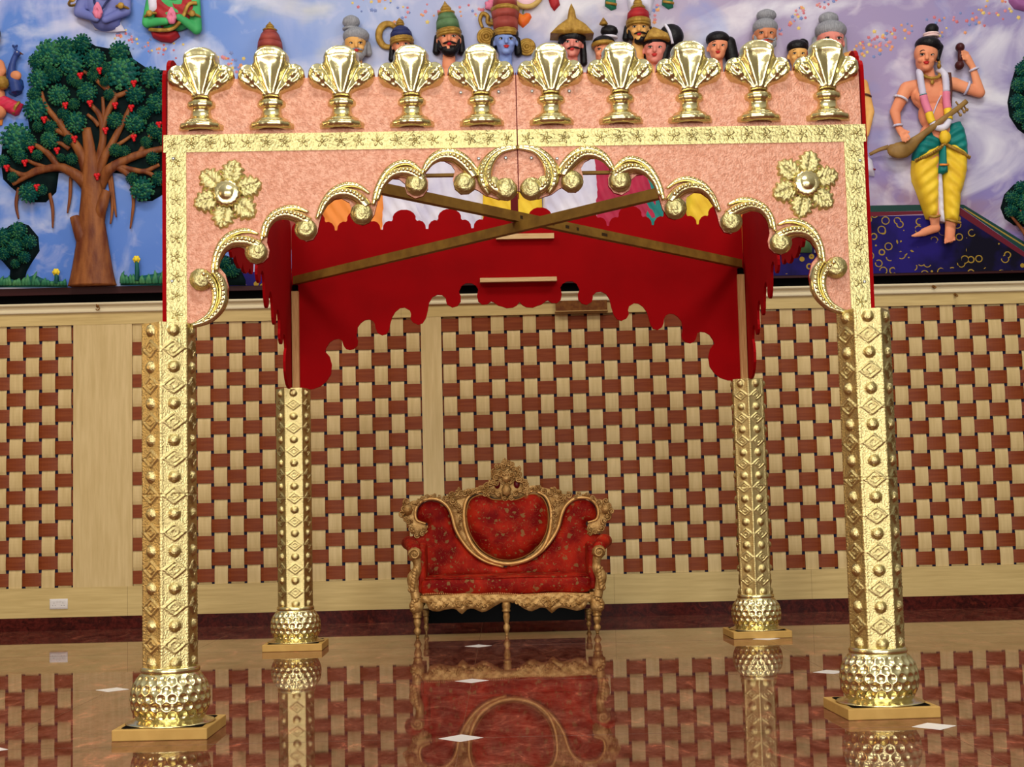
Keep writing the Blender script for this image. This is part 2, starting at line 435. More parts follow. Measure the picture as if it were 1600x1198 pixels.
b = MB(); b.box((-7.5, YM, Z_MUR), (7.5, YW+.06, Z_TOP), 0)
def flat(pts, mi, h=.003):
    h *= .25
    w = wpoly(pts); n = len(w)
    b.add([MW(x, z, h) for x, z in w]+[MW(x, z, 0) for x, z in w], [list(range(n))]+[(i, (i+1) % n, n+(i+1) % n, n+i) for i in range(n)], mi, True)
flat([(1100, 345), (1355, 338), (1500, 335), (1700, 446), (1700, 419), (1400, 427), (1100, 434)][:3]+[(1640, 421), (1400, 426.5), (1100, 433)], 1)
flat([(1100, 330), (1360, 321), (1500, 319), (1500, 328), (1360, 331), (1100, 340)], 2, .005)
flat([(1100, 340), (1360, 331), (1490, 329), (1490, 332), (1360, 338), (1100, 346)], 3, .004)
flat([(1494, 319), (1506, 320), (1640, 402), (1640, 421)], 2, .006)
flat([(1490, 330), (1494, 320), (1640, 421), (1630, 421)], 3, .0055)
flat([(1505, 326), (1507, 325), (1640, 407), (1640, 410)], 4, .0075)
flat([(300, 448), (300, 432), (520, 415), (900, 405), (1100, 402), (1100, 433), (700, 440)], 1, .002)
mural = b.build('mural_panel', [SKYM, CARPM, mat('green_paint', (14, 56, 52), .5), mat('crimson_paint', (92, 10, 34), .5), mat('ochre_paint', (150, 128, 52), .5)], wall, smooth=False)

b = MB()
pet = [mat('pink_petal_paint', (206, 132, 140), .6), mat('yellow_petal_paint', (216, 190, 112), .6), mat('orange_petal_paint', (218, 150, 104), .6), mat('blue_petal_paint', (118, 134, 186), .6), mat('rose_petal_paint', (196, 110, 120), .6)]
def petals(path, n, spread):
    for k in range(n):
        t = random.random()*(len(path)-1); i = int(t); fr = t-i
        x = path[i][0]+(path[i+1][0]-path[i][0])*fr+random.gauss(0, spread*.5); y = path[i][1]+(path[i+1][1]-path[i][1])*fr+random.gauss(0, spread)
        c = WP(x, y); r = random.uniform(.011, .022); m_ = random.randrange(5); ph = random.random()*6
        vs = []
        for h, kf in ((.0012, 1), (0, 1.05)):
            for j in range(15):
                a = ph+2*PI*j/15; rr = r*(.78+.22*math.cos(5*(a-ph)))*kf
                vs.append((c[0]+rr*math.cos(a), c[1]-h, c[2]+rr*math.sin(a)))
        vs.append((c[0], c[1]-.0022, c[2]))
        b.add(vs, [(j, (j+1) % 15, 30) for j in range(15)]+[(j, (j+1) % 15, 15+(j+1) % 15, 15+j) for j in range(15)], m_)
petals([(170, 46), (215, 66), (262, 82), (350, 88), (378, 104)], 70, 8)
petals([(555, 4), (620, 12), (690, 22), (755, 20), (780, 60)], 60, 9)
petals([(1030, 10), (1022, 28)], 10, 5)
petals([(1216, 52), (1240, 28), (1262, 14), (1300, -4)], 34, 8)
petals([(1330, 96), (1362, 66), (1404, 52), (1470, 42), (1530, 26), (1610, -4)], 120, 10)
pf = b.build('painted_flowers', pet, mural); pf['kind'] = 'stuff'

# woven veneer panels
PIT = .1405; SW = .113; AMP = .0075; TH = .005
NROW = 16; RP = (Z_WT-Z_DADO-.006)/NROW
def weave(x0, x1, first, parity):
    """strips from x0 to x1; first = centre of first upright strip; parity 0 = light strip on top in the first row"""
    b = MB(); b.box((x0, YW+.028, Z_DADO), (x1, YW+.06, Z_WT), 2)
    xs = []; x = first
    while x < x1+PIT*.4: xs.append(x); x += PIT
    zs = [Z_WT-.003-RP*(j+.5) for j in range(NROW)]
    yc = YW+.012
    def strip(along_z, c, nodes, sgn0, lo, hi, mi):
        pts = []
        n = len(nodes)
        for k in range(n-1 if n > 1 else 0):
            for q in range(5):
                t = q/5; sg = sgn0*(1 if k % 2 == 0 else -1)
                pts.append((nodes[k]+(nodes[k+1]-nodes[k])*t, sg*AMP*math.copysign(abs(math.cos(PI*t))**.6, math.cos(PI*t))))
        pts.append((nodes[-1], sgn0*(1 if (n-1) % 2 == 0 else -1)*AMP))
        pts = [(lo, pts[0][1])]+[p for p in pts if min(lo, hi) < p[0] < max(lo, hi)]+[(hi, pts[-1][1])]
        vs = []; fs = []
        a, d = c-SW/2, c+SW/2
        a, d = (max(a, x0+.001), min(d, x1-.001)) if along_z else (a, d)
        if d-a < .008: return
        for (p, o) in pts:
            y = yc-o
            for (w, yy) in ((a, y-TH/2), (d, y-TH/2), (d, y+TH/2), (a, y+TH/2)):
                vs.append((w, yy, p) if along_z else (p, yy, w))
        for k in range(len(pts)-1):
            for q in range(4):
                fs.append((k*4+q, k*4+(q+1) % 4, (k+1)*4+(q+1) % 4, (k+1)*4+q))
        b.add(vs, fs, mi)
    for i, x in enumerate(xs): strip(True, x, zs, 1 if (i+parity) % 2 == 0 else -1, Z_WT-.001, Z_DADO+.001, 0)
    for j, z in enumerate(zs): strip(False, z, xs, -1 if (j+parity) % 2 == 0 else 1, x0+.001, x1-.001, 1)
    o = b.build('woven_panel', [LIGHTW, BROWN, NAVY], wall)
    for p in o.data.polygons: p.use_smooth = False
    return o
XA = WX(115, 700); XB = WX(207, 700); XC = WX(660, 650); XD = WX(692, 650)
weave(-7.4, XA, WX(50, 700)-PIT*22, 0)
weave(XB, XC, WX(217, 525), 0)
weave(XD, 7.4, WX(704.5, 650), 1)
for (xa, xb) in ((XA, XB), (XC, XD)):
    b = MB(); b.box((xa, YW-.012, Z_DADO), (xb, YW+.06, Z_WT)); b.build('pilaster_board', LIGHTW, wall, smooth=False)
# boards and mouldings running the length of the wall
b = MB(); b.box((-7.5, YW-.014, Z_SK), (7.5, YW+.06, Z_DADO))
for x in (WX(960, 930), WX(1268, 920), WX(200, 940)): b.box((x-.001, YW-.0145, Z_SK), (x+.001, YW-.013, Z_DADO), 1)
structure(b.build('trim_1', [LIGHTH, mat('board_joint', (120, 98, 62), .6)], smooth=False))
b = MB(); b.box((-7.5, YW-.014, Z_WT), (7.5, YW+.06, Z_FR))
for x in (WX(-40, 500), WX(627, 490), WX(1180, 470)): b.box((x-.001, YW-.0145, Z_WT), (x+.001, YW-.013, Z_FR), 1)
structure(b.build('trim_2', [LIGHTH, MATS['board_joint']], smooth=False))
b = MB(); hh = Z_CO-Z_FR                          # cream cornice: two rounded fillets and a cove
prof = [(0, 0), (-.030, 0), (-.036, .08), (-.036, .22), (-.030, .30), (-.020, .36), (-.018, .55), (-.024, .66), (-.046, .74), (-.052, .82), (-.052, .95), (-.046, 1), (0, 1)]
n = len(prof); vs = [(x, YW+a, Z_FR+q*hh) for x in (-7.5, 7.5) for a, q in prof]
b.add(vs, [(i, (i+1) % n, n+(i+1) % n, n+i) for i in range(n)]+[list(range(n)), list(range(2*n-1, n-1, -1))])
structure(b.build('trim_3', [CREAM], smooth=False))
b = MB(); b.box((-7.5, YW+.03, Z_CO-.005), (7.5, YW+.06, Z_BLK)); b.box((-7.5, YW-.012, Z_BLK), (7.5, YW+.06, Z_MUR), 1)  # black strip stands in for the shadow in the gap over the cornice
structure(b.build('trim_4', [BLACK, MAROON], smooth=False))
b = MB(); b.box((-7.5, YW-.022, 0), (7.5, YW+.06, Z_SK))
structure(b.build('baseboard_back', [SKIRTM], smooth=False))

# twin power socket on the board, small fixings on the cornice
p0 = PY(78, 935.5, YW-.014); p1 = PY(106, 951, YW-.014)
cx, cz = (p0[0]+p1[0])/2, (p0[2]+p1[2])/2
t = thing('power_socket', (cx, YW-.014, cz), 'white double power socket on the pale board above the skirting', 'socket')
b = MB(); w, h = .077, .043
b.relief([(-w, -h), (w, -h), (w, h), (-w, h)], lambda a, c, q: (a, -q, c), .006, .006, .012, base=.006)
b.build('face_plate', WHITE, t)
for s in (-1, 1):
    b = MB()
    for (dx, dz, ww, hh) in ((0, .012, .0035, .007), (-.011, -.008, .006, .0035), (.011, -.008, .006, .0035)):
        b.box((s*.038+dx-ww/2, -.0128, dz-hh/2-.004), (s*.038+dx+ww/2, -.0115, dz+hh/2-.004))
    b.build('outlet', mat('socket_hole', (60, 58, 58), .6), t)
    b = MB(); b.box((s*.012-.005, -.016, .016), (s*.012+.005, -.0115, .03)); b.build('rocker_switch', WHITE, t)
def fixing(px, py, label, big):
    p = PY(px, py, YW-.05); t = thing('cornice_hook', (p[0], YW-.036, p[2]), label, 'hook')
    b = MB(); b.lathe([(.012, 0), (.014, .006), (.008, .012)], n=12); bb = b.v; b.v = [(x, -z, y) for x, y, z in bb]
    b.build('rosette_plate', mat('rusty_brass', (128, 88, 40), .5, .6), t)
    b = MB(); k = .05 if big else .026
    b.tube(cr([(0, -.01, 0), (k*.3, -.03, -k*.2), (k*.5, -.034, -k*.55), (k*.1, -.036, -k*.8), (-k*.15, -.03, -k*.55)], 5), .0045, 8)
    b.tube([(-k*.3, -.012, k*.5), (0, -.014, 0)], .004, 6)
    b.build('hook_wire', MATS['rusty_brass'], t)
fixing(152, 478, 'bent brass hook on the cream cornice under the trunk of the big relief tree', True)
fixing(1459, 447, 'small nail hook on the cream cornice, upper one right of the canopy', False)
fixing(1493, 460, 'small nail hook below the cornice, lower one right of the canopy', False)
p0 = PY(868, 470, YW-.06); p1 = PY(949, 484, YW-.06)
t = thing('wall_plank', ((p0[0]+p1[0])/2, YW-.014, p1[2]), 'short mottled brown wooden plank fixed under the cornice behind the canopy', 'plank')
b = MB(); w = (p1[0]-p0[0])/2; b.box((-w, -.045, 0), (w, 0, p0[2]-p1[2]))
b.build('board', mat('mottled_brown', (120, 74, 24), .5, 0, (96, 48, 12), 24), t, smooth=False)
b = MB(); b.box((-w-.006, -.05, -.007), (w+.006, .0, 0)); b.build('lower_lip', mat('mottled_edge', (176, 142, 88), .5), t, smooth=False)
# ================================================================== WEDDING CANOPY
H = 1.855                                        # top of the columns
CO = {'FL': (-1.536, 6.615), 'FR': (1.697, 6.700), 'BL': (-1.517, 10.388), 'BR': (1.790, 10.490)}
PC = dict(CO); PC['FL'] = (-1.543, 6.615); PC['FR'] = (1.732, 6.700)        # corners of the fascia boards
def on_panel(px, py, A, B):
    """picture point -> (u from the middle, z above the column tops) on the upright plane A-B"""
    a = np.array(A); d = np.array(B)-a; L = np.hypot(*d); d = d/L; n = np.array([-d[1], d[0]])
    v = ray(px, py); t = n.dot(a-EYE[:2])/n.dot(v[:2]); p = EYE+v*t
    return float((p[:2]-(a+np.array(B))/2).dot(d)), float(p[2]-H)
def LF(px, py): return on_panel(px, py, PC['FL'], PC['FR'])
def LB(px, py): return on_panel(px, py, CO['BL'], CO['BR'])
HWF = math.dist(PC['FL'], PC['FR'])/2; HWB = math.dist(CO['BL'], CO['BR'])/2
back_trace = [(472, 606), (480, 608.5), (490, 608), (502, 603.5), (511, 596), (518, 585), (519.5, 570), (516, 557), (509, 549), (511, 543), (516, 535), (523, 530.5), (530, 529.5), (535, 531.5), (536.5, 537),
 (538, 541), (541, 545), (547, 547), (554, 545), (559, 540), (560, 533), (557.5, 525), (559, 512), (564, 505), (570, 500.5), (577, 499), (583, 501.5), (586, 506), (587, 513), (590, 520), (597, 524), (604, 522), (608, 515), (610, 505),
 (613, 495), (618, 487), (625, 481.5), (632, 480.5), (640, 485), (642, 491), (641, 498), (645, 504), (653, 507.5), (660, 505), (665, 497), (668, 485), (670, 473), (675, 464.5), (683, 460.5), (690, 461), (696, 466), (696, 470), (698, 476), (706, 480.5), (714, 478), (719, 471),
 (719, 463), (716, 456), (720, 447), (727, 442.5), (735, 442.5), (742, 446), (746, 452), (744, 462), (746, 471), (752, 476), (760, 475.5), (766, 471), (769, 472), (777, 477.5), (783, 479), (790, 481.5), (800, 480.5), (806, 477), (810, 472)]
low = []
for p in back_trace:
    u, z = LB(*p); low.append((u/HWB, z))
u_last = low[-1][0]
low = [(-1.0, 0.0)]+[(u-u_last*max(0, (u+1)), z) for u, z in low]
low[-1] = (0.0, low[-1][1])
PITCHN = 1/5.0
KX = math.dist(PC['FL'], PC['FR'])/1100.0        # metres per picture pixel on the fascia
zfoot = (LF(533, 203.5)[1]+LF(1080, 192.5)[1])/2
CROWN = [(-53, 124), (-51.5, 114), (-46, 106.5), (-38, 103), (-31, 104), (-28, 100), (-28, 93), (-24, 86), (-16, 80), (-7, 77), (7, 77), (16, 80), (24, 86), (28, 93), (28, 100), (31, 104), (38, 103), (46, 106.5), (51.5, 114), (53, 124)]
def crown_z(y): return zfoot+(205-y)*KX*1.035
ZN = crown_z(122)
bump = [(x*.985*KX/(PITCHN*HWF), crown_z(y)-.003) for x, y in CROWN]
top = [(((k-4.5)+du)*PITCHN, z) for k in range(10) for du, z in bump]
def outline(hw):
    pts = [(u*hw, z) for u, z in low]
    pts += [(-u*hw, z) for u, z in reversed(low[:-1])]
    pts += [(min(u, 1)*hw, z) for u, z in reversed(top)]
    return pts
TP = .020
def panel(name, A, B, y0, y1, ext=0.0):
    hw = math.dist(A, B)/2+ext
    P = outline(hw); n = len(P); b = MB()
    b.add([(u, y0, z) for u, z in P], [list(range(n))], 0, True)
    b.add([(u, y1, z) for u, z in P], [list(range(n-1, -1, -1))], 1, True)
    b.add([(u, y0, z) for u, z in P]+[(u, y1, z) for u, z in P], [(i, n+i, n+(i+1) % n, (i+1) % n) for i in range(n)], 1, True)
    o = b.build(name, [COPPER, RED], canopy, smooth=False)
    o.location = ((A[0]+B[0])/2-croot[0], (A[1]+B[1])/2-croot[1], H)
    o.rotation_euler = (0, 0, math.atan2(B[1]-A[1], B[0]-A[0]))
    return o
croot = (sum(c[0] for c in CO.values())/4, sum(c[1] for c in CO.values())/4, 0)
canopy = thing('wedding_canopy', croot, 'large gold and copper wedding canopy on four golden columns, red inside, standing over the loveseat', 'canopy')
front = panel('front_fascia', PC['FL'], PC['FR'], -TP/2, TP/2)
backp = panel('back_fascia', PC['BR'], PC['BL'], -TP/2, TP/2, .006)
left = panel('side_fascia', PC['BL'], PC['FL'], -.020, -.002, TP/2)
right = panel('side_fascia', PC['FR'], PC['BR'], -.020, -.002, TP/2)
for o in (front,): o['label'] = 'front fascia faced in copper with gold ornament'

YF = -TP/2                                       # front face of the front fascia
def MF(a, c, h): return (a, YF-h, c)
# seam between the two halves
b = MB(); b.box((-.0022, YF-.003, LF(807, 312)[1]), (.0022, YF+.001, ZN)); b.build('seam', REDD, front, smooth=False)
# embossed gold bands
zb1 = (LF(300, 211)[1]+LF(1300, 196.5)[1])/2; zb0 = (LF(300, 239)[1]+LF(1300, 222.5)[1])/2
def emboss_strip(b, u0, u1, z0, z1, along):
    b.box((u0, YF-.005, z0), (u1, YF, z1))
    L = (u1-u0) if along == 'u' else (z1-z0); n = max(2, round(L/.088))
    for k in range(n):
        t = (k+.5)/n
        cu, cz = (u0+(u1-u0)*t, (z0+z1)/2) if along == 'u' else ((u0+u1)/2, z0+(z1-z0)*t)
        ph = k*1.3
        for q in range(5):
            a = ph+2*PI*q/5; r = .018
            b.ell((cu+r*math.cos(a), YF-.005, cz+r*math.sin(a)), (.013, .003, .0065), Euler((0, -a, 0)), 8, 5)
        b.ell((cu, YF-.005, cz), (.008, .006, .008), None, 8, 5)
for s in (-1, 1):
    b = MB(); u0, u1 = (-HWF-.012, -.003) if s < 0 else (.003, HWF+.012)
    emboss_strip(b, u0, u1, zb0, zb1, 'u'); b.build('gold_band', GOLDE, front)
    b = MB(); w = LF(292, 300)[0]+HWF
    u0, u1 = (-HWF, -HWF+w) if s < 0 else (HWF-w, HWF)
    emboss_strip(b, u0, u1, .0, zb0, 'z'); b.build('gold_band', GOLDE, front)
# ten finials
def finial_mb():
    b = MB(); q = lambda pts: [((x)*KX, (205-y)*KX*1.035) for x, y in pts]   # y counted down from the crown, foot of the pedestal at 205
    crown = q([(-15, 158), (-16, 151), (-24, 147), (-34, 144), (-44, 141), (-50, 134)]+CROWN+[(50, 134), (44, 141), (34, 144), (24, 147), (16, 151), (15, 158)])
    fx, fz = 0, (205-162)*KX
    def lobes(a, c):
        x = a-fx; z = c-fz; ang = math.degrees(math.atan2(x, max(z, 1e-4))); r = math.hypot(x, z)/KX
        k = min(1, r/50)
        # hollow between lobes, raised rims and a sunk leaf in the middle lobe
        A = abs(ang)
        v = .016*math.exp(-(A/24)**6)*min(1, r/50)                        # middle lobe stands proud
        v += -.013*math.exp(-((A-28)/4)**2)*k                             # hollow between the lobes
        v += .008*math.exp(-((A-17)/4.5)**2)*k-.008*math.exp(-(ang/7)**2)*min(1, r/30)*math.exp(-(r/62)**10)
        v += .007*math.exp(-((r-72)/5)**2)*math.exp(-(A/20)**6)
        rl = math.hypot(abs(x)/KX-35, z/KX-(162-122))                     # shell-like side lobes with a rolled rim
        e = 1/(1+math.exp(-(A-30)/2))
        v += e*(.018*math.exp(-(rl/14)**2)+.005*math.cos(max(0, rl)*.6)*math.exp(-(rl/18)**2)+.004*math.sin(A*.5))
        return v
    b.relief(crown, MF, .036, .022, .0075, lobes)
    # collar and pedestal as half-round turnings
    pr = [(14, 158), (19, 158.5), (21.5, 162), (21.5, 168), (18, 171), (15.5, 172), (15, 176), (17, 183), (21, 188), (26, 190), (27, 193), (29, 195), (33, 196), (34, 199), (33.5, 205), (20, 205.5)]
    pf_ = [(r*KX, (205-y)*KX) for r, y in pr][::-1]
    b.lathe(pf_, (0, YF, 0), 20, sy=.8, a0=PI, a1=2*PI, fn=lambda t, z, r: r*(1+.035*math.cos(12*t)*(z < .03 or z > .1)))
    return b
f0 = None
for k in range(10):
    if f0 is None: f0 = finial_mb().build('finial', GOLD, front); o = f0
    else: o = f0.copy(); COL.objects.link(o); o.parent = front
    o.location = ((k-4.5)*PITCHN*HWF, 0, zfoot+.001)
# leaf rosettes
ru, rz = LF(358, 304); ru2, rz2 = LF(1259, 289); ru = (abs(ru)+abs(ru2))/2; rz = (rz+rz2)/2
def rosette(s):
    b = MB(); cu = s*ru
    for k in range(6):
        a = math.radians((12 if s < 0 else 12)+60*k)
        d = np.array([math.sin(a), math.cos(a)]); n = np.array([d[1], -d[0]])
        pts = []
        prof = [(14, 7), (22, 12), (27, 19), (29, 15), (33, 20), (36, 21), (38, 15), (42, 19), (45, 17), (47, 11), (50, 12), (53, 9), (54, 4), (57, 0)]
        for r, w in prof: pts.append((r, w))
        pts += [(r, -w) for r, w in reversed(prof[:-1])]
        poly = [(cu+(d[0]*r+n[0]*w)*KX, rz+(d[1]*r+n[1]*w)*KX) for r, w in pts]
        def vein(x, z, d=d, n=n):
            q = np.array([x-cu, z-rz])/KX; r = q.dot(d); w = q.dot(n)
            return -.009*math.exp(-(w/2.2)**2)+.0045*math.cos((r-abs(w)*.9)*.85)
        b.relief(poly, MF, .020, .018, .0075, vein)
    o = b.build('rosette', GOLDE, front)
    b = MB(); pr = [(22, 0), (23, .012), (20, .026), (17, .034), (13, .030), (10, .036), (5, .043), (.3, .045)]
    b.lathe([(r*KX, h) for r, h in pr], (0, 0, 0), 32, fn=lambda t, z, r: r*(1+(.07*math.cos(16*t) if z < .03 else 0)))
    b.v = [(cu+x, YF-.012-z, rz+y) for x, y, z in b.v]
    b.build('rosette_boss', GOLD, front)
rosette(-1); rosette(1)
# scrolls following the cut arch
def scroll(s, arcs, ball, br, ribs=True):
    b = MB()
    for pts, rad, h in arcs:
        pp = [LF(*p) for p in cr(pts, 5)]
        path = [(-abs(u)*(-s), YF-h, z) for u, z in pp]
        b.tube(path, [r*KX for r in rad], 10, sq=1.1)
        if ribs and h < .03:                     # beading along the outer edge
            for i in range(2, len(path)-3, 2):
                r = np.interp(i/(len(path)-1), np.linspace(0, 1, len(rad)), rad)*KX
                b.ell((path[i][0], YF-h-r*1.0, path[i][2]+r*.3), (r*.42, r*.4, r*.42), None, 7, 5)
    for (bx, by), r in zip(ball, br):
        u, z = LF(bx, by); r *= KX
        def spiral(p, s=s):
            a = math.atan2(p.z, p.x*-s); q = math.acos(max(-1, min(1, -p.y)))
            return 1+.04*math.sin(q*8-a)+.02*math.sin(a*9+q*5)*math.sin(q*13)
        b.ell((-abs(u)*(-s), YF-.022, z), (r, r*.7, r), None, 40, 24, 1, fn=spiral)
    return b.build('scroll_ornament', [GOLD, GOLDE], front)
R_OUT = [3, 4.5, 5.5, 5.5, 4.5, 2]; R_IN = [3, 5, 7, 9, 10, 9]
SC = [([(334, 430), (336, 408), (344, 386), (357, 371), (375, 363), (390, 362), (405, 367)], [(341, 424), (342, 408), (350, 391), (364, 381), (381, 379), (396, 382), (407, 388)], (402, 396)),
      ([(410, 377), (413, 358), (423, 341), (437, 331), (453, 326), (468, 327), (483, 333)], [(416, 372), (420, 355), (431, 342), (447, 337), (463, 340), (475, 345), (484, 350)], (479, 360)),
      ([(496, 343), (504, 321), (517, 303), (533, 293), (549, 290), (564, 294), (578, 304)], [(501, 338), (509, 320), (523, 307), (540, 304), (555, 308), (566, 316), (574, 326)], (566, 336)),
      ([(584, 322), (589, 298), (602, 273), (619, 259), (637, 256), (650, 262), (659, 270)], [(590, 315), (597, 294), (611, 277), (628, 271), (643, 273), (654, 279), (661, 284)], (651, 290)),
      ([(659, 275), (668, 255), (682, 243), (700, 238), (719, 243), (735, 255), (746, 268)], [(664, 270), (675, 256), (691, 248), (707, 248), (721, 256), (733, 268), (741, 280)], (726, 289))]
for outer, inner, ball in SC:
    for s in (-1, 1):
        scroll(s, [(outer, R_OUT, .012), (inner, R_IN, .020)], [ball], [17])
for s in (-1, 1):
    # middle ring, half on each leaf
    scroll(s, [([(808, 231.5), (785, 234), (768, 244), (756, 259), (752, 275), (756, 293), (764, 306)], [3, 4.5, 6, 7.5, 8, 7, 2.5], .014),
               ([(808, 233.5), (785, 239), (772, 250), (764, 266), (763, 283), (771, 296), (784, 302)], [2, 3, 4.5, 6, 7.5, 9, 9], .020)], [(790, 298), (771, 288)], [18, 10])
    # lowest scroll above the column
    scroll(s, [([(338, 428), (347, 440), (351, 457), (349, 475), (340, 490), (325, 502), (300, 510)], [5, 7, 8, 8, 7, 6, 4], .014),
               ([(318, 432), (330, 440), (337, 452), (338, 468), (333, 484), (324, 496), (308, 506)], [12, 8, 6, 5, 4, 3, 2], .022)], [(316, 438)], [17])
# bolts
for (px, py) in [(790, 248), (748, 249), (830, 248), (870, 249), (720, 146), (779, 145), (831, 144), (889, 144), (272, 249), (270, 440), (1342, 252), (1349, 441)]:
    u, z = LF(px, py); b = MB()
    b.lathe([(.008, 0), (.008, .006), (.005, .009), (.0003, .0095)], n=6); b.v = [(u+x, YF-.0045-q, z+y) for x, y, q in b.v]
    b.build('bolt', STEEL, front, smooth=False)
# battens holding the halves together
def batten(name, par, loc2, x0, x1, y0, y1, m_, flip, d=.028):
    (ua, za), (ub, zb) = loc2(x0, y0), loc2(x1, y1)
    zlo, zhi = min(za, zb), max(za, zb); b = MB()
    ul, uh = (ua, ub) if not flip else (-ub, -ua)
    b.box((ul, TP/2, zlo), (uh, TP/2+d, zhi)); return b.build(name, m_, par, smooth=False)
batten('batten', backp, LB, 775, 865, 375, 365.5, BATTEN, True)
batten('batten', backp, LB, 750, 869, 442.5, 434, BATTEN, True, .05)
batten('upright_batten', backp, LB, 799, 809, 371, 303, REDD, True, .02)
batten('batten', front, LF, 655, 962, 275, 265.5, BRACE, False)
# diagonal braces
def brace(a, c, z, marks=False):
    A = np.array(CO[a]); B = np.array(CO[c]); d = (B-A)/np.hypot(*(B-A)); A = A+d*.05; B = B-d*.05
    b = MB(); b.beam((A[0], A[1], H+z), (B[0], B[1], H+z), .045, .058)
    if marks:
        for t, l in ((.33, .05), (.39, .02), (.41, .03), (.44, .05), (.5, .02)):
            p = A+(B-A)*t; q = A+(B-A)*(t+l*.25)
            b.beam((p[0], p[1], H+z-.002), (q[0], q[1], H+z-.002), .0456, .02, 1)
    return b.build('diagonal_brace', [BRACE, mat('stamp_ink', (58, 42, 20), .6)], canopy, smooth=False, org=croot)
brace('BL', 'FR', .785); brace('BR', 'FL', .850, True)
for k, (x, y) in CO.items():
    sx = 1 if k[1] == 'L' else -1; sy = 1 if k[0] == 'F' else -1
    b = MB(); z1 = H+(.75 if k in ('BL', 'FR') else .815); cx_, cy_ = x+sx*.028, y+sy*(.034+(.0))
    b.box((cx_-.024, cy_-.022, H), (cx_+.024, cy_+.022, z1-.045)); b.build('corner_post', POSTW, canopy, smooth=False, org=croot)
    b = MB(); b.box((cx_-.02, cy_-.018, z1-.045), (cx_+.02, cy_+.018, z1)); b.build('brace_socket', BLACK, canopy, smooth=False, org=croot)

# golden columns
def shaft_mesh():
    a = .1235; ap = a*math.sqrt(3)/2; z0, z1 = .300, H; per = .1665; ns, pn = 22, 36
    nz = round((z1-z0)/per*pn); b = MB()
    S = np.linspace(-a/2, a/2, ns+1); Zs = np.linspace(z0, z1, nz+1)
    sg, zg = np.meshgrid(S, Zs)
    zz = ((z1-zg)/per) % 1.0
    dzb = (zz-.22)*per; h = np.where(sg**2+dzb**2 < .026**2, np.sqrt(np.maximum(0, .026**2-sg**2-dzb**2))*.78, 0)
    dzd = (zz-.72)*per; D = np.abs(sg)/.047+np.abs(dzd)/.036
    h += .0100*np.exp(-((D-1)/.12)**2)+.0085*np.exp(-((D-.48)/.12)**2)+.004*np.exp(-(D/.16)**2)
    h += .0026*np.exp(-((np.abs(sg)-.056)/.0035)**2)*(1+.8*np.sin(zg*420))
    h[np.abs(zg-(z0+(z1-z0)*.496)) < .003] -= .006
    h *= np.clip((a/2-np.abs(sg))/.006, 0, 1)
    for k in range(6):
        t = math.radians(60*k-90); nx, ny = math.cos(t), math.sin(t); tx, ty = -ny, nx
        R = ap+h
        X = nx*R+tx*sg; Y = ny*R+ty*sg
        vs = list(zip(X.ravel(), Y.ravel(), zg.ravel())); w = ns+1
        b.add(vs, [(j*w+i, j*w+i+1, (j+1)*w+i+1, (j+1)*w+i) for j in range(nz) for i in range(ns)])
    for zc in (z0, z1-.004):
        b.add([(.1235*math.cos(math.radians(60*k-60)), .1235*math.sin(math.radians(60*k-60)), zc) for k in range(6)], [list(range(6))], 0, True)
    return b
col0 = None
def make_column():
    c = shaft_mesh().build('column', GOLDS, canopy, recalc=False)
    # dimpled bulb
    b = MB(); prof = []
    ctrl = cr([(.150, .068), (.158, .085), (.170, .110), (.1765, .145), (.176, .18), (.168, .215), (.152, .245), (.134, .268), (.127, .276)], 8)
    N = 264; rows = [.100, .137, .174, .211, .246]; K = 22
    def dimple(t, z, r):
        v = 0
        for j, zr in enumerate(rows):
            if abs(z-zr) > .024: continue
            off = .5 if j % 2 else 0
            q = (t/(2*PI)*K-off+.5) % 1-.5
            d = math.hypot(q*2*PI*r/K, (z-zr)*1.05)
            if d < .0195: v -= .0085*(1-(d/.0195)**2)
            elif d < .0245: v += .0012
        return r+v
    b.lathe([(p[0], p[1]) for p in ctrl], (0, 0, 0), N, fn=dimple)
    b.build('bulb_base', GOLD, c)
    b = MB(); b.lathe([(.12, .270), (.130, .274), (.133, .282), (.133, .292), (.128, .300), (.10, .301)], n=48); b.build('collar', GOLD, c)
    b = MB(); b.lathe([(.19, .050), (.200, .052), (.196, .056), (.176, .061), (.160, .070), (.150, .078), (.10, .079)], n=64); b.build('foot_ring', GOLD, c)
    b = MB(); b.box((-.209, -.209, 0), (.209, .209, .049)); p = b.build('plinth', PLINTH, c, smooth=False)
    m_ = p.modifiers.new('bevel', 'BEVEL'); m_.width = .004; m_.segments = 2
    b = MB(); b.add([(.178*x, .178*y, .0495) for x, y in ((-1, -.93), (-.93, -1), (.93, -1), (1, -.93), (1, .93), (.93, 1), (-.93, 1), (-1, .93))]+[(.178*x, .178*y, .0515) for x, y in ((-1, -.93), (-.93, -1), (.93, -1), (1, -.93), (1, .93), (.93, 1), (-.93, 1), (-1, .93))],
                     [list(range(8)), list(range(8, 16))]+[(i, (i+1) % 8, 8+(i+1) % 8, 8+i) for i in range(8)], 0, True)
    b.build('hole_shade_sheet', BLACK, c, smooth=False)  # black sheet imitating the shadowed hollows at the corners of the foot ring
    return c
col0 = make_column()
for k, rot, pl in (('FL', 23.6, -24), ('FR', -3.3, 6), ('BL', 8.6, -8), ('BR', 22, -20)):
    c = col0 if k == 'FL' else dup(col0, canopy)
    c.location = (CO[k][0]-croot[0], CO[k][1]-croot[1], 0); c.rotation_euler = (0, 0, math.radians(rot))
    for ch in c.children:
        if ch.name.split('.')[0] in ('plinth', 'hole_shade_sheet'): ch.rotation_euler = (0, 0, math.radians(pl))
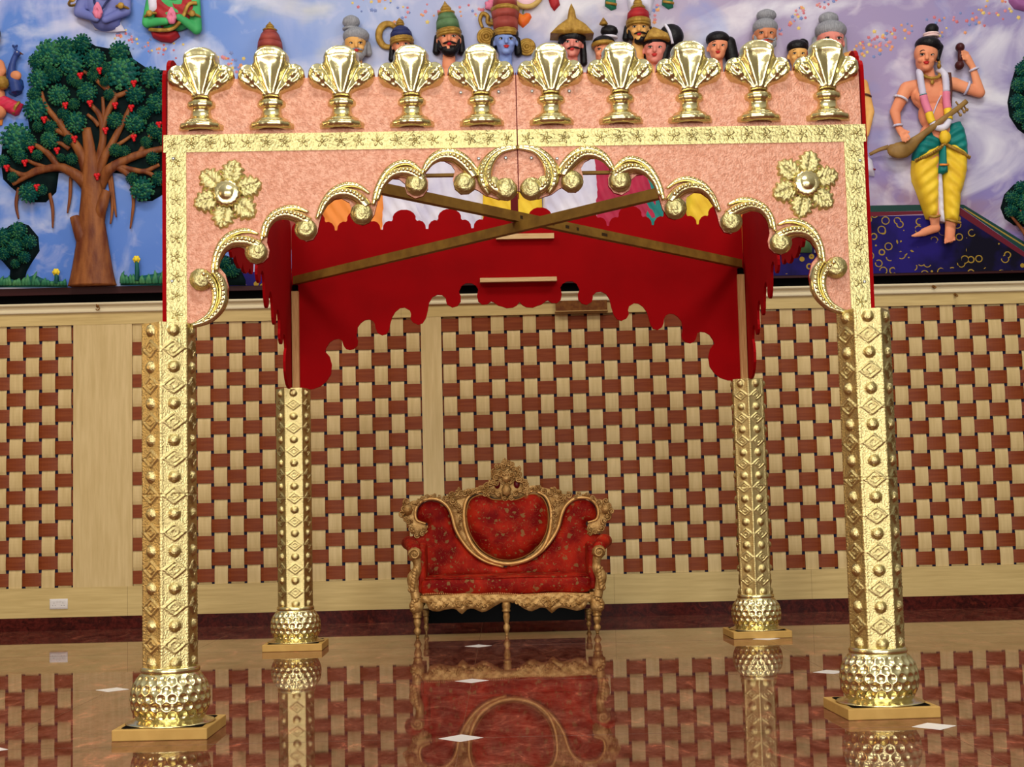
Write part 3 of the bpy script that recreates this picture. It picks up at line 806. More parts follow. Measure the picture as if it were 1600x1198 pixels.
# ================================================================== LOVESEAT
def fabric():
    M = bpy.data.materials.new('red_brocade'); M.use_nodes = True
    N = M.node_tree.nodes; L = M.node_tree.links; b = N['Principled BSDF']; b.inputs['Roughness'].default_value = .6; b.inputs['Sheen Weight'].default_value = .0
    b.inputs['Specular IOR Level'].default_value = .08
    t = N.new('ShaderNodeTexCoord')
    n = N.new('ShaderNodeTexNoise'); n.inputs['Scale'].default_value = 7; n.inputs['Detail'].default_value = 4; L.new(t.outputs['Object'], n.inputs['Vector'])
    r = N.new('ShaderNodeValToRGB'); r.color_ramp.elements[0].position = .38; r.color_ramp.elements[1].position = .66
    r.color_ramp.elements[0].color = (*lin((112, 4, 4)), 1); r.color_ramp.elements[1].color = (*lin((172, 38, 18)), 1); L.new(n.outputs['Fac'], r.inputs[0])
    def thr(sock, v, op='LESS_THAN'):
        q = N.new('ShaderNodeMath'); q.operation = op; q.inputs[1].default_value = v; L.new(sock, q.inputs[0]); return q.outputs[0]
    def op2(op, a, c):
        q = N.new('ShaderNodeMath'); q.operation = op; L.new(a, q.inputs[0])
        if hasattr(c, 'links'): L.new(c, q.inputs[1])
        else: q.inputs[1].default_value = c
        return q.outputs[0]
    nd = N.new('ShaderNodeTexNoise'); nd.inputs['Scale'].default_value = 34; nd.inputs['Detail'].default_value = 2; L.new(t.outputs['Object'], nd.inputs['Vector'])
    add = N.new('ShaderNodeMix'); add.data_type = 'RGBA'; add.blend_type = 'ADD'; add.inputs[0].default_value = .045
    L.new(t.outputs['Object'], add.inputs[6]); L.new(nd.outputs['Color'], add.inputs[7])
    v = N.new('ShaderNodeTexVoronoi'); v.inputs['Scale'].default_value = 13; L.new(add.outputs[2], v.inputs['Vector'])
    fl = thr(v.outputs['Distance'], .2)
    v2 = N.new('ShaderNodeTexVoronoi'); v2.inputs['Scale'].default_value = 26; L.new(add.outputs[2], v2.inputs['Vector'])
    fl2 = thr(v2.outputs['Distance'], .17)
    w = N.new('ShaderNodeTexNoise'); w.inputs['Scale'].default_value = 9; w.inputs['Detail'].default_value = 1; w.inputs['Distortion'].default_value = 2.2; L.new(t.outputs['Object'], w.inputs['Vector'])
    d = N.new('ShaderNodeMath'); d.operation = 'SUBTRACT'; d.inputs[1].default_value = .5; L.new(w.outputs['Fac'], d.inputs[0])
    vine = thr(op2('ABSOLUTE', d.outputs[0], 0), .007)
    pat = op2('MAXIMUM', op2('MAXIMUM', fl, fl2), op2('MULTIPLY', vine, .55))
    fac = op2('MULTIPLY', pat, .62)
    mx = N.new('ShaderNodeMix'); mx.data_type = 'RGBA'; L.new(fac, mx.inputs[0]); L.new(r.outputs[0], mx.inputs[6]); mx.inputs[7].default_value = (*lin((132, 112, 66)), 1)
    L.new(mx.outputs[2], b.inputs['Base Color']); return M
FAB = fabric()
GILT = mat('gilded_carving', (196, 158, 100), .45, .5, (150, 110, 58), 22, bump=.35, bscale=90)
GILTL = mat('pale_gilt_moulding', (222, 178, 112), .4, .45, (200, 152, 86), 14)
YS = 11.42; YFR = 10.98
sroot = (float(G(790, 991)[0]), 11.2, 0.0)
sofa = thing('loveseat', sroot, 'red brocade loveseat in a carved gilded frame with a leafy crest, standing against the wall', 'sofa')
def S(cx, cy, y=YS):
    p = PY(600+cx/3.992, 700+cy/3.992, y); return np.array([p[0], y, p[2]])
def S2(pts, y=YS): return [(S(a, c, y)[0], S(a, c, y)[2]) for a, c in pts]
def MS(a, c, h): return (a, YS-h, c)
def sm(pts, n=5, closed=False): return cr(pts, n, closed)
def sbuild(b, name, m_, parent=None, smooth=True): return b.build(name, m_, parent or sofa, smooth, org=sroot)
med = sm([(516, 430), (520, 372), (540, 322), (585, 296), (632, 296), (675, 318), (720, 322), (765, 318), (812, 322), (852, 312), (892, 292), (940, 287), (985, 308), (1014, 360), (1024, 430), (1012, 520), (970, 600), (900, 660), (828, 690), (760, 697), (690, 682), (612, 636), (556, 566), (526, 495)], 4, True)
b = MB(); b.relief(S2(med), lambda a, c, h: (a, YS-.03-h, c), .085, .13, .022); sbuild(b, 'centre_cushion', FAB)
# cord around the centre cushion, moulded rim outside it
b = MB(); b.tube([MS(*p, .040) for p in S2(med)]+[MS(*S2(med)[0], .040)], .006, 6); sbuild(b, 'cushion_cord', mat('dark_gold_cord', (150, 100, 46), .5, .3))
rim = sm([(660, 298), (612, 270), (560, 280), (520, 315), (502, 372), (500, 440), (512, 510), (546, 590), (600, 655), (680, 702), (760, 718), (840, 710), (920, 680), (990, 620), (1030, 530), (1042, 440), (1038, 370), (1014, 310), (975, 280), (925, 268), (880, 290)], 5)
b = MB(); b.tube([MS(*p, .030) for p in S2(rim)], [.010, .013, .016, .018, .018, .016, .013, .010], 10, sq=1.2); sbuild(b, 'medallion_rim', GILTL)
for s in (0, 1):
    mx_ = (lambda pts: pts) if s == 0 else (lambda pts: [(1532-x, y-8) for x, y in pts])
    wing = mx_(sm([(210, 452), (208, 410), (222, 366), (256, 338), (300, 330), (348, 342), (388, 376), (412, 425), (434, 505), (474, 580), (540, 656), (630, 715), (762, 745), (762, 800), (470, 810), (250, 810), (210, 700), (170, 600), (160, 556), (215, 540), (262, 505), (272, 470), (248, 462)], 4))
    b = MB(); b.relief(S2(wing), lambda a, c, h: (a, YS+.005-h, c), .045, .06, .024, base=.01); sbuild(b, 'wing_upholstery', FAB)
    arch = mx_(sm([(262, 470), (232, 462), (206, 448), (196, 410), (208, 362), (245, 325), (298, 315), (352, 326), (398, 364), (424, 418), (446, 500), (486, 574), (548, 648), (636, 706), (745, 738)], 5))
    b = MB(); b.tube([MS(*p, .028) for p in S2(arch)], [.007, .010, .012, .014, .015, .014, .013, .012, .010], 10, sq=1.2); sbuild(b, 'wing_rim', GILTL)
    # solid spandrel between the wing rim and the medallion rim
    spn = mx_([(398, 350), (440, 318), (520, 300), (504, 350), (498, 430), (508, 510), (540, 590), (600, 660), (680, 708), (745, 726), (640, 700), (550, 642), (490, 570), (450, 495), (428, 412)])
    b = MB(); b.relief(S2(spn), MS, .012, .03, .03, base=.012)
    rnd = random.Random(5+s)
    def leafy(b, path, n, r0, r1, h=.03, spread=8, curl=True):
        P = np.array([np.array(p, float) for p in sm(path, 6)])
        for k in range(n):
            t = k/(max(n-1, 1))*(len(P)-1); i = int(min(t, len(P)-2)); c = P[i]+(P[i+1]-P[i])*(t-i)
            d = P[i+1]-P[i]; a = math.atan2(-d[1], d[0])+rnd.uniform(-.9, .9)
            c = c+np.array([rnd.gauss(0, spread), rnd.gauss(0, spread)])
            r = r0+(r1-r0)*k/max(n-1, 1)
            p = S(c[0], c[1]); p[1] = YS-h-rnd.uniform(0, .012)
            b.ell(p, (r, r*.55, r*.5), Euler((0, -a, 0)), 10, 6, fn=lambda q: 1+.12*math.cos(q.x*9))
            if curl and k % 2 == 0:
                sgn = rnd.choice((-1, 1)); pts = []
                for j in range(15):
                    th = sgn*j*.62+a; rr = r*1.1*(1-j/17)
                    pts.append((p[0]+rr*math.cos(th), p[1]-.008-.001*j, p[2]+rr*math.sin(th)))
                b.tube(pts, [r*.30, r*.26, r*.2, r*.22], 6)
    leafy(b, mx_([(430, 340), (462, 352), (474, 400), (470, 450), (478, 500)]), 12, .026, .014, .03, 6)
    sbuild(b, 'spandrel_carving', GILT)
    # carved leaves along the top edge of the wing and its outer corner
    b = MB()
    leafy(b, mx_([(388, 312), (420, 296), (470, 280), (520, 272), (570, 262), (630, 248)]), 17, .026, .020, .03, 7)
    leafy(b, mx_([(440, 284), (455, 270), (470, 258)]), 3, .018, .014, .03, 4)
    bk = mx_([(380, 330), (430, 280), (500, 262), (600, 240), (660, 250), (660, 290), (600, 280), (540, 300), (440, 330), (400, 352)])
    b.relief(S2(bk), MS, .01, .02, .03, base=.014)
    sbuild(b, 'top_carving', GILT)
    b = MB()
    leafy(b, mx_([(345, 310), (310, 298), (262, 304), (222, 326), (192, 350)]), 10, .016, .022, .025, 4)
    leafy(b, mx_([(150, 340), (128, 370), (122, 410), (140, 440)]), 7, .026, .026, .03, 5)
    leafy(b, mx_([(160, 460), (178, 500), (205, 530), (238, 540), (262, 520), (258, 490)]), 10, .026, .016, .03, 5)
    p = S(*mx_([(148, 385)])[0]); b.ell((p[0], YS-.035, p[2]), (.042, .03, .046), None, 16, 10, fn=lambda q: 1+.1*math.cos(8*math.atan2(q.z, q.x)))
    bk = mx_([(110, 400), (130, 345), (190, 325), (212, 345), (196, 410), (208, 450), (262, 480), (262, 520), (220, 545), (170, 535), (140, 460)])
    b.relief(S2(bk), MS, .012, .02, .03, base=.014)
    sbuild(b, 'corner_scroll', GILT)
# leafy crest
rnd = random.Random(11)
b = MB()
leafy(b, [(640, 290), (650, 262), (690, 275), (720, 300), (762, 316), (806, 300), (842, 274), (880, 258), (892, 288)], 18, .022, .022, .035, 5)
leafy(b, [(632, 268), (640, 232), (662, 215), (684, 190), (682, 150), (700, 124), (735, 105), (760, 92)], 17, .024, .022, .03, 6)
leafy(b, [(896, 264), (888, 230), (868, 205), (842, 185), (836, 150), (822, 124), (790, 108), (762, 92)], 17, .024, .022, .03, 6)
leafy(b, [(700, 180), (730, 165), (762, 160), (800, 165), (830, 180)], 11, .026, .026, .035, 8)
leafy(b, [(740, 125), (760, 85), (764, 74)], 4, .022, .014, .03, 4)
leafy(b, [(700, 225), (735, 215), (762, 235), (790, 215), (825, 190)], 8, .018, .018, .03, 5)
p = S(764, 262); b.ell((p[0], YS-.04, p[2]), (.036, .03, .052), None, 14, 9, fn=lambda q: 1+.12*math.cos(7*math.atan2(q.x, -q.z)))
p = S(764, 190); b.ell((p[0], YS-.04, p[2]), (.04, .03, .034), None, 14, 9, fn=lambda q: 1+.16*math.cos(6*math.atan2(q.x, q.z)))
bk = [(640, 296), (628, 262), (646, 222), (672, 196), (676, 150), (704, 118), (750, 92), (764, 76), (778, 92), (826, 118), (844, 160), (850, 196), (884, 226), (902, 270), (880, 296), (840, 308), (762, 318), (690, 312), (660, 300)]
b.relief(S2(bk), lambda a, c, h: (a, YS+.012-h, c), .012, .02, .03, base=.014)
sbuild(b, 'crest', GILT)
for q in ((706, 226), (828, 224)):
    b = MB(); p = S(*q); b.ell((p[0], YS-.028, p[2]), (.024, .012, .034), None, 14, 9)
    sbuild(b, 'crest_inset', mat('deep_red_inset', (88, 2, 12), .4))
# back board behind the upholstery
b = MB(); bd = [(180, 540), (210, 350), (300, 318), (400, 345), (540, 290), (980, 285), (1130, 338), (1230, 310), (1320, 342), (1350, 532), (1310, 880), (220, 880)]
b.relief(S2(bd), lambda a, c, h: (a, YS+.05-h, c), .004, .02, .06, base=.045); sbuild(b, 'back_board', mat('dark_walnut', (52, 28, 14), .5, 0, (40, 20, 10), 8, (1, 8, 1)))
# seat cushion
xl, xr = S(228, 850, YFR)[0], S(1290, 850, YFR)[0]
zt, zb = S(700, 806, YFR)[2], S(700, 912, YFR)[2]
b = MB(); sec = []
yf, yb = YFR-.005, YS-.03; rr = (zt-zb)*.42
for k in range(9): a = -PI/2-k*PI/8; sec.append((yf+rr*.55+rr*.55*math.cos(a), (zt+zb)/2+math.sin(a)*(zt-zb)/2))
sec += [(yf+.10, zt+.008), (yf+.22, zt+.016), (yf+.34, zt+.014), (yb, zt+.008), (yb, zb)]
vs = []; n = len(sec); xs = [xl+(xr-xl)*t for t in (0, .006, .02, .05, .12, .25, .4, .5, .6, .75, .88, .95, .98, .994, 1)]
for i, x in enumerate(xs):
    e = min(i, len(xs)-1-i); k = (.70, .86, .95, .99, 1)[min(e, 4)]
    wav = .006*math.sin((x-xl)/(xr-xl)*PI*6)
    for (y, z) in sec: vs.append((x, (yf+yb)/2+(y-(yf+yb)/2)*(1 if e > 1 else k**.3), (zt+zb)/2+(z-(zt+zb)/2)*k+wav*(z < (zt+zb)/2)))
b.add(vs, [(i*n+j, i*n+(j+1) % n, (i+1)*n+(j+1) % n, (i+1)*n+j) for i in range(len(xs)-1) for j in range(n)]+[list(range(n)), list(range((len(xs)-1)*n, len(xs)*n))])
seat = sbuild(b, 'seat_cushion', FAB)
b = MB(); b.tube([(x, YFR-.002+.012, zt-.004+.003*math.sin(x*9)) for x in np.linspace(xl+.03, xr-.03, 30)], .005, 6)
b.build('piping', FAB, seat, org=sroot)
# carved seat rail
low_l = [(232, 918), (232, 962), (262, 965), (282, 1005), (330, 1018), (370, 1010), (420, 1000), (452, 1006), (486, 1034), (520, 1004), (560, 1000), (610, 1022), (650, 1010), (690, 985), (722, 968), (734, 960)]
rail = sm(low_l, 2)+[(790, 960), (805, 966)]+[(1532-x, y-6) for x, y in sm(low_l, 2)[::-1]][2:]+[(1295, 905), (1100, 898), (980, 904), (860, 910), (760, 908), (640, 910), (500, 904), (380, 912)]
b = MB()
def MR(a, c, h): return (a, YFR+.004-h, c)
b.relief(S2(rail, YFR), MR, .016, .02, .014, base=.02, extra=lambda a, c: .007*math.sin(a*95)*math.sin(c*110))
rnd = random.Random(3)
def rail_leaf(path, n, r, spread=6):
    P = np.array([np.array(p, float) for p in sm(path, 6)])
    for k in range(n):
        t = k/max(n-1, 1)*(len(P)-1.001); i = int(t); c = P[i]+(P[i+1]-P[i])*(t-i)+np.array([rnd.gauss(0, spread), rnd.gauss(0, spread*.6)])
        p = S(c[0], c[1], YFR); a = rnd.uniform(-1, 1)
        b.ell((p[0], YFR-.032, p[2]), (r, r*.6, r*.5), Euler((0, a, 0)), 10, 6)
        if k % 2:
            pts = [(p[0]+r*(1-j/14)*math.cos(j*.7), YFR-.036-.001*j, p[2]+r*(1-j/14)*math.sin(j*.7)) for j in range(12)]
            b.tube(pts, [r*.3, r*.22], 6)
for off, dy in ((0, 0), (545, -6)):
    rail_leaf([(285+off, 965+dy), (340+off, 985+dy), (400+off, 975+dy)], 11, .017)
    rail_leaf([(450+off, 960+dy), (486+off, 985+dy), (525+off, 960+dy)], 10, .020, 9)
    rail_leaf([(575+off, 975+dy), (630+off, 985+dy), (680+off, 962+dy)], 11, .017)
    b.tube([S(x, 930+dy+8*math.sin((x-off)*.014), YFR)-np.array([0, .022, 0]) for x in range(270+off, 715+off, 20)], .007, 6)
sbuild(b, 'seat_rail', GILT)
b = MB()
for k in range(92):
    x = 245+k*(1290-245)/91; p = S(x, 911-5*math.sin((x-245)*.0172)-(x-245)*.004, YFR); b.ell((p[0], YFR-.02, p[2]), (.0055, .006, .007), None, 7, 5)
sbuild(b, 'nailhead_trim', mat('gilt_nailheads', (196, 130, 82), .45, .3))
for s in (-1, 1):
    xx = xl-.012 if s < 0 else xr+.012
    b = MB(); b.box((xx-.022, YFR+.0, zb-.09), (xx+.022, YS+.02, zb+.0)); sbuild(b, 'side_rail', GILT, smooth=False)
b = MB(); b.box((xl+.03, YS-.02, .07), (xr-.03, YS+.0, zb-.02)); b.box((xl+.03, YFR+.03, zb-.03), (xr-.03, YS, zb-.002)); sbuild(b, 'underside_shade_board', BLACKG, smooth=False)  # black board added below the seat to keep the gap behind dark
# legs
def leg(cx, top, parts_, y, k=1.0, knee=0):
    b = MB(); pr = []
    zf = 0.0
    p = S(cx, top, y); x = p[0]; z1 = p[2]
    prof = [(.30, 0), (.36, .02), (.30, .05), (.42, .09), (.62, .16), (.78, .24), (.66, .31), (.42, .36), (.52, .40), (.66, .48), (.78, .58), (.70, .66), (.62, .70), (.92, .72), (.96, .76), (.80, .79), (.95, .85), (1.0, .92), (.9, 1)]
    b.lathe([(r*.034*k, z1*t) for r, t in prof], (x, y, 0), 18, fn=lambda t, z, r: r*(1+.06*math.cos(8*t)*(z > z1*.2)))
    if knee:
        zz = z1*1.0
        b.ell((x-knee*.004, y-.006, zz+.03), (.056, .05, .062), None, 18, 12, fn=lambda q: 1+.06*math.cos(9*math.atan2(q.x, q.z)))
        b.ell((x-knee*.02, y-.02, zz+.012), (.034, .035, .036), None, 12, 8)
        for j in range(5):
            a = j*.5-.4; b.ell((x-knee*(.036*math.cos(a)), y-.045, zz+.03+.045*math.sin(a)), (.016, .012, .012), Euler((0, a, 0)), 9, 6)
    return sbuild(b, 'leg', GILT)
leg(207, 1010, None, YFR+.01, 1.05, 1); leg(1327, 1000, None, YFR+.01, 1.05, -1); leg(762, 960, None, YFR, .95)
leg(262, 1006, None, YS-.03, .75); leg(1275, 1000, None, YS-.03, .75)
# arms
for s in (-1, 1):
    f = (lambda x, y: (x, y)) if s < 0 else (lambda x, y: (1532-x, y-14))
    q0 = S(*f(192, 662), YFR-.01); q1 = S(*f(205, 760), YFR); q2 = S(*f(178, 815), YFR); q3 = S(*f(188, 880), YFR); q4 = S(*f(200, 940), YFR)
    b = MB()
    b.tube(cr([q0+np.array([0, .0, .0]), q1*.5+q0*.5+np.array([-s*.008, 0, 0]), q1, q2, q3, q4], 6), [.036, .034, .030, .036, .044, .038, .034, .036], 14, sq=.9)
    b.ell(q0+np.array([0, -.004, .004]), (.052, .05, .05), None, 20, 14, fn=lambda p: 1+.05*math.sin(10*math.atan2(p.x, p.z)))
    pts = []
    for j in range(20):
        th = j*.5; r = .044*(1-j/22); pts.append((q0[0]+s*r*math.cos(th), q0[1]-.048-.0008*j, q0[2]+r*math.sin(th)))
    b.tube(pts, [.009, .006], 7)
    for j in range(7):
        t = j/6; p = q1*(1-t)+q3*t; b.ell((p[0]+s*.012, p[1]-.034, p[2]), (.018, .012, .024), Euler((0, s*.5, 0)), 9, 6)
        b.ell((p[0]+s*.034, p[1]-.012, p[2]-.008), (.012, .016, .02), Euler((0, s*.5, 0)), 9, 6)
    b.ell((q3[0], q3[1]-.005, q3[2]-.012), (.036, .03, .014), None, 16, 8)
    sbuild(b, 'arm_post', GILT)
    a0 = S(*f(150, 600), YS-.02); a1 = S(*f(190, 632), YFR+.02)
    b = MB(); mid = (a0+a1)/2+np.array([s*.012, 0, .03])
    b.tube(cr([a0, mid, a1], 8), [.045, .056, .058, .054, .046], 16, sq=.9, ref=(0, 0, 1)); b.ell(a1, (.046, .03, .044), None, 14, 8)
    sbuild(b, 'arm_pad', FAB)
    b = MB(); xa = S(*f(236, 760), YFR+.05)[0]
    n = 7; sec = [(YFR+.03, zb+.02), (YS-.01, zb+.02), (YS-.01, a0[2]), ((YS+YFR)/2, mid[2]), (YFR+.03, a1[2])]
    vs = [(xa-.028, y, z) for y, z in sec]+[(xa+.028, y, z) for y, z in sec]; m_ = len(sec)
    b.add(vs, [list(range(m_)), list(range(2*m_-1, m_-1, -1))]+[(i, (i+1) % m_, m_+(i+1) % m_, m_+i) for i in range(m_)], 0, True)
    o = sbuild(b, 'arm_panel', FAB, smooth=False); bv = o.modifiers.new('bevel', 'BEVEL'); bv.width = .02; bv.segments = 4
# ================================================================== PAINTED RELIEF FIGURES AND PLANTS OF THE MURAL
KP = YM/FPX                                      # metres per picture pixel on the mural
SKIN = mat('painted_skin', (226, 150, 112), .5, 0, (214, 132, 98), 5)
SKINY = mat('painted_golden_skin', (222, 172, 100), .5, 0, (208, 152, 84), 5)
SKINP = mat('painted_pink_skin', (222, 142, 128), .5, 0, (208, 124, 112), 5)
SKINB = mat('painted_blue_skin', (132, 156, 214), .5, 0, (112, 136, 200), 5)
SKINV = mat('painted_violet_skin', (116, 124, 186), .5, 0, (98, 106, 172), 5)
SKING = mat('painted_green_skin', (72, 176, 104), .5, 0, (54, 152, 88), 5)
SKINBR = mat('painted_brown_skin', (206, 136, 96), .5, 0, (190, 118, 82), 5)
HAIRB = mat('black_hair_paint', (18, 16, 20), .4, bump=.5, bscale=60)
HAIRG = mat('grey_hair_paint', (150, 152, 158), .5, 0, (122, 124, 132), 14, (8, 8, 1), bump=.5, bscale=60)
PGOLD = mat('gold_paint', (176, 140, 62), .42, .2, (140, 104, 40), 18, bump=.5, bscale=70)
PRED = mat('red_paint', (170, 40, 44), .5, 0, (140, 26, 36), 8)
PBRICK = mat('brick_red_paint', (158, 72, 62), .5, 0, (134, 56, 50), 10)
PGREEN = mat('olive_green_paint', (92, 124, 84), .5, 0, (70, 102, 66), 12)
PNAVY = mat('navy_paint', (40, 46, 92), .5)
PWHITE = mat('white_cloth_paint', (220, 218, 232), .55, 0, (192, 190, 216), 4)
PTEAL = mat('teal_cloth_paint', (20, 128, 122), .5, 0, (10, 104, 104), 5)
PYEL = mat('yellow_cloth_paint', (238, 206, 58), .5, 0, (220, 178, 40), 5)
PMAG = mat('magenta_cloth_paint', (178, 36, 72), .5, 0, (148, 24, 58), 5)
PBLUE = mat('blue_cloth_paint', (76, 84, 162), .5)
PPINK = mat('pink_paint', (214, 120, 150), .5)
PORANGE = mat('orange_paint', (232, 140, 62), .5)
EYEW = mat('eye_white_paint', (214, 206, 196), .5)
LIP = mat('lip_paint', (196, 52, 52), .45)
PBROWN = mat('brown_paint', (84, 46, 38), .5)
def WH(px, py, h): return np.array(WP(px, py, h))

class Figure:
    def __init__(s, name, px, py, label, cat='relief figure', group=None):
        s.o = (WP(px, py)[0], YM, WP(px, py)[2]); s.t = thing(name, s.o, label, cat, group)
    def part(s, b, name, m_, parent=None, smooth=True):
        b.v = [(x, min(y, YM-.001), z) for x, y, z in b.v]            # backs lie flat on the plaster
        return b.build(name, m_, parent or s.t, smooth, org=s.o)
    def body(s, b, m_, vox=.007, name='body'):
        b.v = [(x, min(y, YM-.008+.004*math.sin(40*x+30*z)), z) for x, y, z in b.v]
        o = b.build(name, m_, s.t, True, org=s.o)
        r = o.modifiers.new('skin', 'REMESH'); r.mode = 'VOXEL'; r.voxel_size = vox; r.use_smooth_shade = True
        q = o.modifiers.new('soft', 'SMOOTH'); q.factor = .5; q.iterations = 5
        return o
def cap(b, p, q, ra, rb, sq=.8): b.capsule(p, q, ra*KP, rb*KP, sq)
def relief_px(b, pts, depth, w, step, extra=None, base=0, mi=0, h0=0.0):
    b.relief(wpoly(pts), lambda a, c, h: (a, YM-h0-h, c), depth, w, step, extra, mi, base)
def lathe_px(b, cx, cy, prof, h, n=20, mi=0, sy=.8, tilt=0.0, fn=None):
    c = WH(cx, cy, h); o = len(b.v)
    b.lathe([(r*KP, u*KP) for r, u in prof], (0, 0, 0), n, mi, sy, fn=fn)
    R = Euler((0, tilt, 0)).to_matrix()
    for i in range(o, len(b.v)): v = R @ Vector(b.v[i]); b.v[i] = (c[0]+v.x, c[1]+v.y, c[2]+v.z)
def head_mass(b, cx, cy, fw, yaw):
    """skull, jaw, nose, brow and ears added to the body mass; returns the depth of the face centre"""
    r = fw/2; h = r*KP*1.05
    b.ell(WH(cx-yaw*.12*r, cy-r*.35, h), (r*KP, r*KP, r*KP*1.05), None, 20, 14)
    b.ell(WH(cx+yaw*.05*r, cy+r*.35, h+.02*r*KP), (r*KP*.78, r*KP*.9, r*KP*.95), None, 20, 14)
    b.ell(WH(cx+yaw*.15*r, cy+r*1.02, h+r*KP*.55), (r*KP*.36, r*KP*.34, r*KP*.28), None, 12, 8)     # chin
    fx = cx+yaw*.22*r
    b.capsule(WH(fx, cy-r*.12, h+r*KP*.92), WH(fx+yaw*.06*r, cy+r*.36, h+r*KP*1.06), r*KP*.10, r*KP*.18)      # nose
    b.ell(WH(fx, cy-r*.2, h+r*KP*.80), (r*KP*.62, r*KP*.2, r*KP*.12), None, 12, 8)
    for s in (-1, 1):
        b.ell(WH(fx+s*r*.46, cy+r*.38, h+r*KP*.62), (r*KP*.26, r*KP*.24, r*KP*.24), None, 10, 8)     # cheeks
        if s*yaw < .5: b.ell(WH(cx+s*r*.98, cy+r*.1, h*.85), (r*KP*.12, r*KP*.2, r*KP*.3), None, 10, 8)     # ears
    return h
def face(F, cx, cy, fw, yaw, h, brow=None, lips=True):
    r = fw/2; fx = cx+yaw*.22*r
    for s in (-1, 1):
        k = 1-.18*max(0, s*yaw)
        b = MB(); c = WH(fx+s*r*.40*k, cy-r*.0, h+r*KP*.80)
        b.ell(c, (r*KP*.20*k, r*KP*.10, r*KP*.085), None, 14, 9)
        b.ell(c+np.array([yaw*.03*r*KP, -r*KP*.065, 0]), (r*KP*.10, r*KP*.06, r*KP*.085), None, 10, 7, 1)
        b.tube([c+np.array([q*r*KP*k, -r*KP*(.085-.25*q*q), r*KP*(.085-1.2*q*q)]) for q in (-.23, -.12, 0, .12, .23)], r*KP*.035, 6, 1)
        F.part(b, 'eye', [EYEW, HAIRB])
        b = MB(); b.tube([WH(fx+s*r*q*k, cy-r*(.26+.12*math.sin(PI*t)), h+r*KP*(.93-.15*t)) for q, t in ((.16, 0.1), (.3, .45), (.46, .75), (.62, 1))], [r*KP*.035, r*KP*.055, r*KP*.05, r*KP*.02], 6)
        F.part(b, 'eyebrow', brow or HAIRB)
    if lips:
        b = MB(); c = WH(fx+yaw*.05*r, cy+r*.66, h+r*KP*.86)
        b.ell(c+np.array([0, 0, r*KP*.06]), (r*KP*.27, r*KP*.13, r*KP*.075), None, 14, 8); b.ell(c-np.array([0, 0, r*KP*.06]), (r*KP*.2, r*KP*.14, r*KP*.08), None, 14, 8)
        F.part(b, 'mouth', LIP)

def court(cx, cy, fw, yaw, skin, label, robe=None, robe_m=None, kids=(), facebits=True, brow=None, lips=True, lap=330, bw=.66):
    """seated courtier: head above the canopy, robe glimpsed through its arch"""
    F = Figure('relief_figure', cx, lap+60, label, group=None); b = MB(); r = fw/2
    h = head_mass(b, cx, cy, fw, yaw)
    cap(b, WH(cx, cy+r*1.0, h*.7), WH(cx, cy+r*2.2, h*.6), r*.55, r*.62)
    b.ell(WH(cx, cy+fw*1.95, .05), (fw*bw*KP, .085, fw*.85*KP)); b.ell(WH(cx, cy+fw*3.3, .05), (fw*.8*bw*KP, .08, fw*1.2*KP))
    b.ell(WH(cx, cy+fw*4.6, .05), (fw*.9*bw*KP, .08, fw*.7*KP))
    for s in (-1, 1):
        sh = WH(cx+s*fw*.92*bw, cy+fw*1.5, .06); el = WH(cx+s*fw*1.12*bw, cy+fw*2.9, .07); wr = WH(cx+s*fw*.5*bw, cy+fw*3.9, .12)
        b.capsule(sh, el, fw*.30*KP, fw*.23*KP); b.capsule(el, wr, fw*.22*KP, fw*.16*KP)
        b.ell(wr+np.array([-s*fw*.2*KP, -.01, -.01]), (fw*.22*KP, .025, fw*.17*KP))
    F.body(b, skin, .008)
    if facebits: face(F, cx, cy, fw, yaw, h, brow, lips)
    if robe:
        b = MB(); ph = random.random()*6
        relief_px(b, robe, .075, .09, .03, lambda a, c: .011*math.sin(58*a+26*c+ph+2.2*math.sin(9*c)), base=.02)
        F.part(b, 'robe', robe_m)
    for k in kids: k(F, cx, cy, fw, h)
    return F
def hair_cap(m_, sx=1.14, up=.5, drop=.0, side=0):
    def k(F, cx, cy, fw, h):
        b = MB(); r = fw/2
        b.ell(WH(cx-side*.1*r, cy-r*(.42+.72*up), h*.98), (r*KP*sx, r*KP*1.12, r*KP*.80), None, 24, 16, fn=lambda p: 1+.012*math.sin(34*p.x))
        if drop:
            for s in (-1, 1): b.capsule(WH(cx+s*r*1.02, cy-r*.3, h*.6), WH(cx+s*r*1.1, cy+r*drop, h*.45), r*KP*.26, r*KP*.34)
        F.part(b, 'hair', m_)
    return k
def knot(m_, dx, dy, rx, ry, band=None, bm=None):
    def k(F, cx, cy, fw, h):
        b = MB(); b.ell(WH(cx+dx, cy+dy, h*.75), (rx*KP, rx*KP*.8, ry*KP), None, 18, 12, fn=lambda p: 1+.03*math.sin(p.z*14)); F.part(b, 'hair_knot', m_)
        if band:
            b = MB(); lathe_px(b, cx+dx*.9, cy+dy+ry*.95, [(rx*.9, -2.5), (rx*1.04, -1.5), (rx*1.04, 1), (rx*.9, 2)], h*.75); F.part(b, 'hair_band', bm)
    return k
